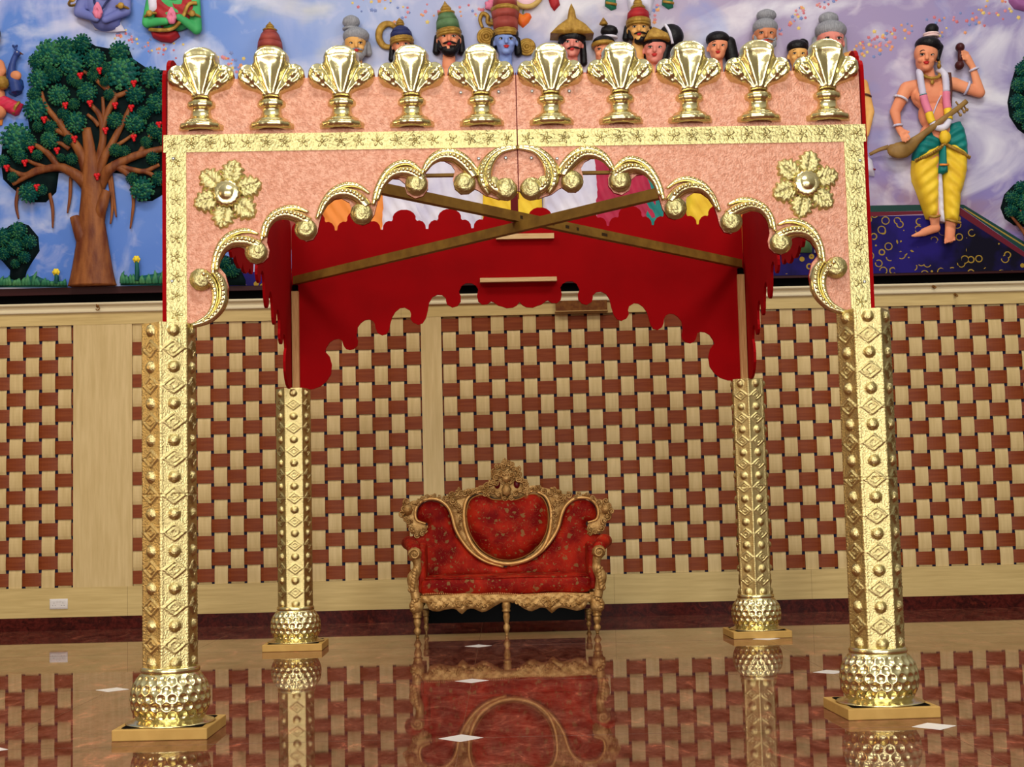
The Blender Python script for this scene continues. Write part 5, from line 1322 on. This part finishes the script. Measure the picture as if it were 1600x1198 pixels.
F = Figure('relief_drapery', 868, 18, 'small red ribbon tail hanging from the top edge right of the flower ring', 'relief drapery')
b = MB(); relief_px(b, [(858, -20), (868, -20), (875, 8), (866, 18), (860, 10), (857, 0)], .03, .02, .014, folds(40, 90, .005), base=.01); F.part(b, 'ribbon', PRED)
F = Figure('relief_drapery', 1000, 30, 'white robe ends with green cuffs hanging from the top edge above the yellow relief king', 'relief drapery')
b = MB(); relief_px(b, [(974, -40), (1034, -40), (1022, 2), (1016, 24), (1008, 16), (996, 12), (984, 20), (980, 4)], .06, .05, .02, folds(30, 70, .009), base=.01); F.part(b, 'white_robe', PWHITE)
for (px, py, tilt) in ((954, 4, .1), (1043, 2, -.1)):
    b = MB(); relief_px(b, [(px-7, -20), (px+7, -20), (px+9, py+10), (px+1, py+13), (px-9, py+6)], .04, .03, .014, folds(30, 90, .006), base=.01); F.part(b, 'green_cuff', mat('deep_green_cloth_paint', (36, 112, 84), .5))
    b = MB(); b.tube([WH(px-8, py+3, .05), WH(px, py+5, .06), WH(px+9, py+6, .05)], .012, 8, sq=.6); F.part(b, 'gold_trim', PGOLD)
F = Figure('relief_drapery', 1590, 18, 'pink and mauve drapery corner at the top right edge of the frame', 'relief drapery')
b = MB(); relief_px(b, [(1572, -20), (1640, -20), (1640, 12), (1600, 18), (1584, 14), (1576, 4)], .05, .04, .02, folds(50, 50, .008), base=.01); F.part(b, 'cloth', mat('mauve_cloth_paint', (150, 92, 150), .5))

# ---------------------------------------------------------------- left edge: drummer and peacock
F = Figure('relief_figure', -4, 200, 'relief drummer cut by the left edge with orange arm, gold drum and trailing red cloth')
b = MB(); h = head_mass(b, -14, 66, 36, .3); cap(b, WH(-12, 82, .07), WH(-12, 100, .06), 10, 11); b.ell(WH(-14, 122, .05), (28*KP, .085, 26*KP)); b.ell(WH(-12, 152, .05), (24*KP, .08, 24*KP)); b.ell(WH(-12, 178, .05), (26*KP, .08, 16*KP))
cap(b, WH(2, 104, .06), WH(8, 116, .09), 9, 8); cap(b, WH(8, 116, .09), WH(-2, 132, .12), 7.5, 5.5); cap(b, WH(-40, 108, .06), WH(-48, 136, .08), 9, 7); b.ell(WH(-4, 136, .13), (.04, .03, .035)); cap(b, WH(-48, 136, .08), WH(-30, 150, .1), 7, 5)
F.body(b, SKINBR, .008); face(F, -14, 66, 36, .3, h)
b = MB(); b.ell(WH(-14, 56, .08), (20*KP, .1, 16*KP)); F.part(b, 'hair', HAIRB)
b = MB(); b.ell(WH(10, 135, .10), (10*KP, .06, 11*KP), None, 20, 12, fn=lambda p: 1+.04*math.sin(16*p.z)); F.part(b, 'drum', PGOLD)
b = MB(); relief_px(b, [(-20, 144), (0, 146), (20, 156), (38, 164), (30, 180), (24, 182), (4, 172), (-20, 162)], .06, .045, .014, folds(100, -60, .008), base=.03); F.part(b, 'red_cloth', mat('rose_red_cloth_paint', (196, 48, 78), .5))
b = MB(); b.tube(cr([WH(34, 162, .06), WH(30, 170, .09), WH(24, 180, .06)], 4), .014, 8, sq=.6); F.part(b, 'gold_edge', PGOLD)
b = MB(); relief_px(b, [(-20, 170), (0, 172), (6, 182), (4, 196), (-20, 200)], .03, .03, .02, base=.02); F.part(b, 'orange_skirt', PORANGE)
F = Figure('relief_peacock', 28, 152, 'blue relief peacock standing at the left edge beside the drummer', 'relief bird')
PEA = mat('peacock_blue_paint', (52, 74, 140), .4, 0, (34, 52, 112), 8)
b = MB(); pth = cr([(30, 148), (27, 132), (22, 116), (24, 100), (28, 90), (31, 86)], 6)
b.tube([WH(x, y, .06) for x, y in pth], [.05, .055, .04, .026, .024, .03], 14); b.ell(WH(31, 87, .065), (.033, .03, .028)); b.ell(WH(28, 138, .055), (.055, .06, .075)); F.body(b, PEA, .006)
b = MB(); b.tube([WH(35, 87, .07), WH(40.5, 88.5, .065)], [.012, .002], 8); F.part(b, 'beak', PBROWN)
b = MB(); relief_px(b, [(16, 148), (24, 138), (36, 126), (38, 136), (34, 146), (24, 152)], .03, .03, .014, base=.06); F.part(b, 'wing', mat('peacock_wing_paint', (24, 66, 128), .4))
b = MB(); b.ell(WH(30, 123, .09), (.05, .03, .045)); F.part(b, 'orange_breast', SKINBR)
for k in range(3):
    b = MB(); b.tube([WH(29, 84, .065), WH(24+3*k, 77-abs(k-1), .06)], .004, 6); b.ell(WH(24+3*k, 76-abs(k-1), .06), (.009, .008, .012)); F.part(b, 'crest_feather', PEA)
b = MB(); b.ell(WH(32, 86.2, .092), .006, None, 8, 6); F.part(b, 'eye', EYEW)

# ---------------------------------------------------------------- trees and plants
BARK = mat('painted_bark', (140, 84, 42), .5, 0, (96, 46, 24), 5, (3, 3, .7), bump=.4, bscale=30)
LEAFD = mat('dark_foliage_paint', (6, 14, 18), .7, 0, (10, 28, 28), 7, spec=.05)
LEAF = mat('teal_leaf_paint', (20, 92, 82), .5, 0, (10, 66, 64), 9)
LEAFL = mat('light_leaf_paint', (74, 132, 84), .5, 0, (42, 108, 78), 9)
BERRY = mat('red_berry_paint', (196, 26, 34), .35)
def cluster_mesh(seed, light):
    rn = random.Random(seed); b = MB(); b.ell((0, 0, 0), (.8, .22, .8), None, 16, 8)
    for k, (rad, n, hh) in enumerate(((.98, 17, .05), (.82, 15, .13), (.62, 12, .19), (.42, 9, .23), (.2, 6, .26))):
        for q in range(n):
            a = 2*PI*(q+rn.random()*.5)/n; L = .34+rn.random()*.08; w = .12+rn.random()*.03
            c, s_ = math.cos(a), math.sin(a); r0, r1 = rad-L*.6, rad+L*.2; rm = rad-L*.12
            f = lambda r, t, y: (c*r-s_*t, -y, s_*r+c*t)
            b.add([f(r0, 0, hh), f(rm, w, hh-.01), f(r1, 0, hh-.03), f(rm, -w, hh-.01), f(rm, 0, hh+.06)], [(0, 1, 4), (1, 2, 4), (2, 3, 4), (3, 0, 4)], 1 if rn.random() < light else 0)
    return b
CL = [cluster_mesh(s, l).build('leaf_cluster', [LEAF, LEAFL], None, smooth=False).data for s, l in ((1, .25), (2, .4), (3, .7))]
for o in [o for o in bpy.data.objects if o.name.startswith('leaf_cluster')]: bpy.data.objects.remove(o)
def cluster(F, px, py, r, kind=0, h=.075, k=1.0):
    o = link('leaf_cluster', CL[kind], F.t); p = WH(px, py, h)
    o.location = (p[0]-F.o[0], p[1]-F.o[1], p[2]-F.o[2]); o.scale = (r*KP, .22, r*KP*k); o.rotation_euler = (0, random.random()*6.28 if k == 1 else 0, 0)
T = Figure('relief_tree', 147, 447, 'big relief banyan tree with sprawling brown branches, teal leaf tufts and red berries', 'relief tree')
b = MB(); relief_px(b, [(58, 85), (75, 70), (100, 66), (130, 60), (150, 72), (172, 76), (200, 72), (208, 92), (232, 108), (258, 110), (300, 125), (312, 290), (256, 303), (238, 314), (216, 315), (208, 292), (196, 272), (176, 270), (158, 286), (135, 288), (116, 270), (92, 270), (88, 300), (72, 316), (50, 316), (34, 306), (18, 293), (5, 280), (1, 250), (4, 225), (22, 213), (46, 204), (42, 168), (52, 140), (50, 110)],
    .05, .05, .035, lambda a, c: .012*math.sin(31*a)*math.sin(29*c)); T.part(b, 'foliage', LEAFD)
b = MB()
def limb(pts, rr, h=.07, sq=.8, h0=None, h1=None):
    P = cr(pts, 6); n = len(P); hs = [h]*n
    for i in range(n):
        t = i/(n-1)
        if h0 is not None and t < .3: hs[i] = h0+(h-h0)*(t/.3)
        if h1 is not None and t > .5: hs[i] = h+(h1-h)*((t-.5)/.5)
    b.tube([WH(x, y, hh) for (x, y), hh in zip(P, hs)], [r*KP for r in rr], 12, sq=sq)
limb([(147, 448), (147, 425), (147, 385), (146, 345), (147, 310), (145, 280), (143, 240), (138, 203)], [39, 33, 26, 20.5, 18, 15, 10, 7], .06, .5)
limb([(120, 341), (126, 358), (135, 385), (138, 420)], [7, 9, 12, 12], .08, .8, None, -.02); limb([(171, 301), (165, 320), (158, 345), (152, 385)], [7, 9, 9, 8], .085, .8, None, -.02)
limb([(142, 300), (132, 284), (116, 272), (95, 264), (60, 272), (24, 291)], [11, 10, 8, 7, 5, 3], h0=0.0); limb([(96, 264), (78, 242), (58, 229)], [6, 5, 3.5]); limb([(84, 266), (62, 268), (45, 276), (30, 273), (16, 264)], [4, 5, 4.5, 4, 2.5]); limb([(80, 266), (62, 260), (46, 253)], [4, 3.5, 2.5])
limb([(140, 290), (135, 262), (126, 236), (108, 212), (96, 194), (84, 180), (74, 165), (69, 147)], [10, 9, 7.5, 6.5, 5, 4.5, 3.5, 2.5], h0=0.0); limb([(98, 198), (101, 182), (104, 166)], [4.5, 4, 2.5]); limb([(104, 212), (88, 204), (80, 194), (74, 187)], [4.5, 4, 3.5, 2.5]); limb([(112, 236), (100, 228), (92, 226)], [4, 3.5, 3])
limb([(149, 290), (155, 258), (164, 224), (163, 196), (157, 180), (150, 172), (143, 164)], [9, 7, 6, 5, 4.5, 4, 3], h0=0.0); limb([(163, 206), (172, 178), (183, 155), (170, 143), (152, 127), (134, 115)], [5, 5, 5, 4, 3.5, 2.5]); limb([(184, 154), (202, 147), (215, 135)], [4.5, 4, 2.5]); limb([(172, 142), (169, 124), (175, 108), (184, 97)], [3.5, 3.5, 3, 2]); limb([(170, 122), (167, 108), (162, 97)], [3, 2.5, 2]); limb([(166, 190), (165, 172), (164, 155)], [3.5, 3, 2.5]); limb([(158, 200), (150, 190), (140, 182)], [4, 3, 2.5])
limb([(150, 300), (160, 262), (176, 232), (190, 205), (201, 184), (208, 167)], [9, 7.5, 6, 5, 4.5, 3], h0=0.0); limb([(189, 206), (187, 195), (187, 184)], [4, 3.5, 3]); limb([(178, 234), (196, 224), (215, 210)], [3.5, 3, 2])
limb([(154, 296), (166, 276), (182, 262), (216, 246), (262, 234), (300, 224)], [10, 9, 8, 6.5, 5, 4], h0=0.0); limb([(220, 245), (234, 222), (252, 198)], [4.5, 4, 3]); limb([(186, 262), (210, 268), (230, 270), (252, 260)], [5, 4.5, 4, 3]); limb([(228, 270), (244, 278), (262, 296)], [4, 3.5, 2.5]); limb([(186, 264), (200, 272), (212, 286), (213, 296)], [5, 5, 4, 3])
T.part(b, 'trunk', BARK)
for pts in ([(31, 294), (27, 320), (31, 343)], [(79, 303), (84, 328), (84, 357)], [(112, 278), (111, 308), (107, 334)], [(174, 268), (178, 300), (183, 340)], [(172, 278), (177, 320), (174, 351)], [(207, 288), (210, 318), (205, 358)]):
    b = MB(); limb(pts, [2.6, 3, 2.4, 1.2], .03); T.part(b, 'aerial_root', BARK)
for q, (x, y, r) in enumerate([(82, 88, 24), (116, 103, 22), (152, 97, 18), (190, 84, 17), (132, 72, 16), (104, 78, 18), (66, 128, 19), (60, 175, 20), (96, 152, 18), (140, 148, 17), (195, 118, 28), (240, 125, 18), (215, 152, 16), (248, 165, 17), (215, 195, 18), (122, 195, 18), (82, 222, 15), (30, 220, 26), (10, 255, 11), (36, 248, 12), (50, 304, 17), (226, 298, 20), (184, 192, 14), (246, 207, 14), (184, 238, 11), (116, 252, 10), (242, 250, 11), (25, 280, 9), (104, 182, 11), (285, 190, 20), (170, 112, 11), (62, 100, 14), (150, 122, 11), (48, 225, 14), (175, 152, 10), (118, 128, 11), (84, 202, 11), (228, 180, 12), (262, 145, 14), (198, 240, 10), (232, 226, 10), (112, 222, 9), (262, 220, 12), (58, 152, 12), (90, 122, 12), (168, 132, 9), (210, 282, 10), (252, 282, 12), (28, 240, 10), (70, 300, 9)]):
    cluster(T, x, y, r, 1 if q % 4 else (2 if q % 8 == 0 else 0), .075)
for (x, y, r) in ((82, 114, 9), (126, 133, 10), (152, 116, 8), (120, 167, 10), (64, 202, 9), (63, 246, 9), (100, 250, 7)): cluster(T, x, y, r, 2, .08)
for (x, y) in [(131, 122), (161, 114), (214, 134), (108, 168), (146, 165), (185, 168), (210, 172), (75, 190), (122, 220), (170, 207), (214, 218), (55, 236), (95, 238), (45, 257), (17, 265), (64, 295), (157, 278), (253, 198)]:
    b = MB()
    for dx, dy, r in ((-2.2, 0, 3), (2.2, -.6, 3), (0, 3, 3), (.5, 6, 2.3)): b.ell(WH(x+dx, y+dy, .11), r*KP, None, 10, 7)
    T.part(b, 'berry_bunch', BERRY)
def plant(label, backing, cls, px, py, name='relief_bush', trunk=None, cat='relief plant', blades=()):
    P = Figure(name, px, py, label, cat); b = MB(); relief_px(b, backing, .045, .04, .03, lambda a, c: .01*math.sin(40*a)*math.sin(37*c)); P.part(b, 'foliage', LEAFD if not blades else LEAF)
    for (x, y, r, k) in cls: cluster(P, x, y, r, k, .06)
    if trunk:
        b = MB()
        for pts, rr in trunk: b.tube([WH(x, y, .07) for x, y in cr(pts, 5)], [r*KP for r in rr], 9, sq=.7)
        P.part(b, 'trunk', BARK)
    for (x0, y0, x1, y1) in blades:
        b = MB(); b.tube(cr([WH(x0, y0, .045), WH((x0+x1)/2, (y0+y1)/2-1, .06), WH(x1, y1, .03)], 4), [.016, .018, .012, .001], 6, sq=.5); P.part(b, 'blade', LEAFL)
    return P
plant('rounded teal relief bush on a thick stem at the far left under the big tree', [(-20, 362), (0, 366), (14, 353), (30, 347), (45, 352), (60, 370), (62, 392), (50, 410), (42, 424), (38, 442), (14, 442), (16, 422), (2, 406), (-20, 400)], [(8, 372, 15, 0), (32, 363, 15, 1), (50, 380, 12, 0), (28, 388, 14, 1), (10, 398, 11, 0), (42, 404, 10, 0), (28, 414, 8, 1)], 28, 448)
def grass(label, x0, x1, py, peaks):
    pts = [(x0, py)]; blades = []
    rn = random.Random(int(x0))
    for x, hgt in peaks: pts.append((x, py-hgt))
    pts.append((x1, py))
    for k in range(int((x1-x0)/5)):
        x = x0+4+5*k; top_ = np.interp(x, [p[0] for p in peaks], [p[1] for p in peaks]); blades.append((x, py-2, x+rn.uniform(-6, 6), py-top_*rn.uniform(.7, 1.15)-2))
    return plant(label, pts, [], (x0+x1)/2, py, 'relief_grass', None, 'relief plant', blades)
grass('teal relief grass bank left of the big tree trunk', -10, 106, 449, [(0, 14), (14, 16), (28, 12), (44, 16), (54, 20), (64, 15), (78, 10), (92, 10), (103, 10)])
grass('low relief grass tuft right of the big tree trunk', 188, 300, 446, [(190, 20), (200, 14), (212, 14), (226, 16), (240, 18), (260, 22), (280, 18), (298, 16)])
for (x, y, y1, lab) in ((91, 427, 444, 'small yellow relief flower left of the tree trunk'), (216, 407, 440, 'taller yellow relief flower right of the tree trunk')):
    P = Figure('relief_flower', x, y1, lab, 'relief plant'); b = MB(); b.tube(cr([WH(x, y1, .05), WH(x+1, (y+y1)/2, .06), WH(x, y+2, .06)], 5), [.022, .020, .014], 8); P.part(b, 'stem', LEAF)
    b = MB(); b.ell(WH(x, y, .07), (.022, .018, .022), None, 10, 7)
    for k in range(6): a = k*PI/3; b.ell(WH(x+3.4*math.cos(a), y+3.4*math.sin(a), .062), (.016, .01, .016), None, 8, 6)
    P.part(b, 'blossom', mat('yellow_blossom_paint', (226, 200, 52), .5))
plant('teal relief fern seen through the left scallop of the arch beside the canopy column', [(340, 446), (338, 410), (350, 398), (362, 402), (376, 420), (384, 438), (384, 446)], [(352, 412, 11, 0), (366, 425, 11, 0), (350, 430, 10, 1)], 360, 447)
plant('dark green relief shrub bulging in from the right edge above the small tree', [(1640, 80), (1600, 92), (1588, 104), (1580, 128), (1574, 160), (1577, 182), (1590, 202), (1604, 212), (1640, 220)], [(1594, 112, 13, 0), (1588, 136, 13, 1), (1586, 162, 13, 0), (1590, 184, 12, 1), (1606, 130, 16, 1), (1604, 165, 16, 0), (1604, 200, 12, 0), (1604, 100, 12, 1)], 1606, 216)
plant('small relief tree with thin forked trunk at the lower right edge', [(1640, 280), (1600, 283), (1584, 288), (1569, 304), (1563, 325), (1570, 342), (1584, 352), (1640, 360)], [(1592, 296, 12, 0), (1578, 312, 12, 1), (1576, 332, 11, 0), (1594, 318, 14, 1), (1596, 340, 12, 0), (1610, 300, 14, 0)], 1602, 384, 'relief_tree', [([(1604, 384), (1596, 366), (1584, 350), (1572, 336)], [3, 3, 2.5, 1.5]), ([(1602, 378), (1598, 352), (1590, 330)], [3, 2.5, 1.5]), ([(1606, 384), (1606, 350), (1604, 320)], [3, 2.5, 1.5])], 'relief tree')
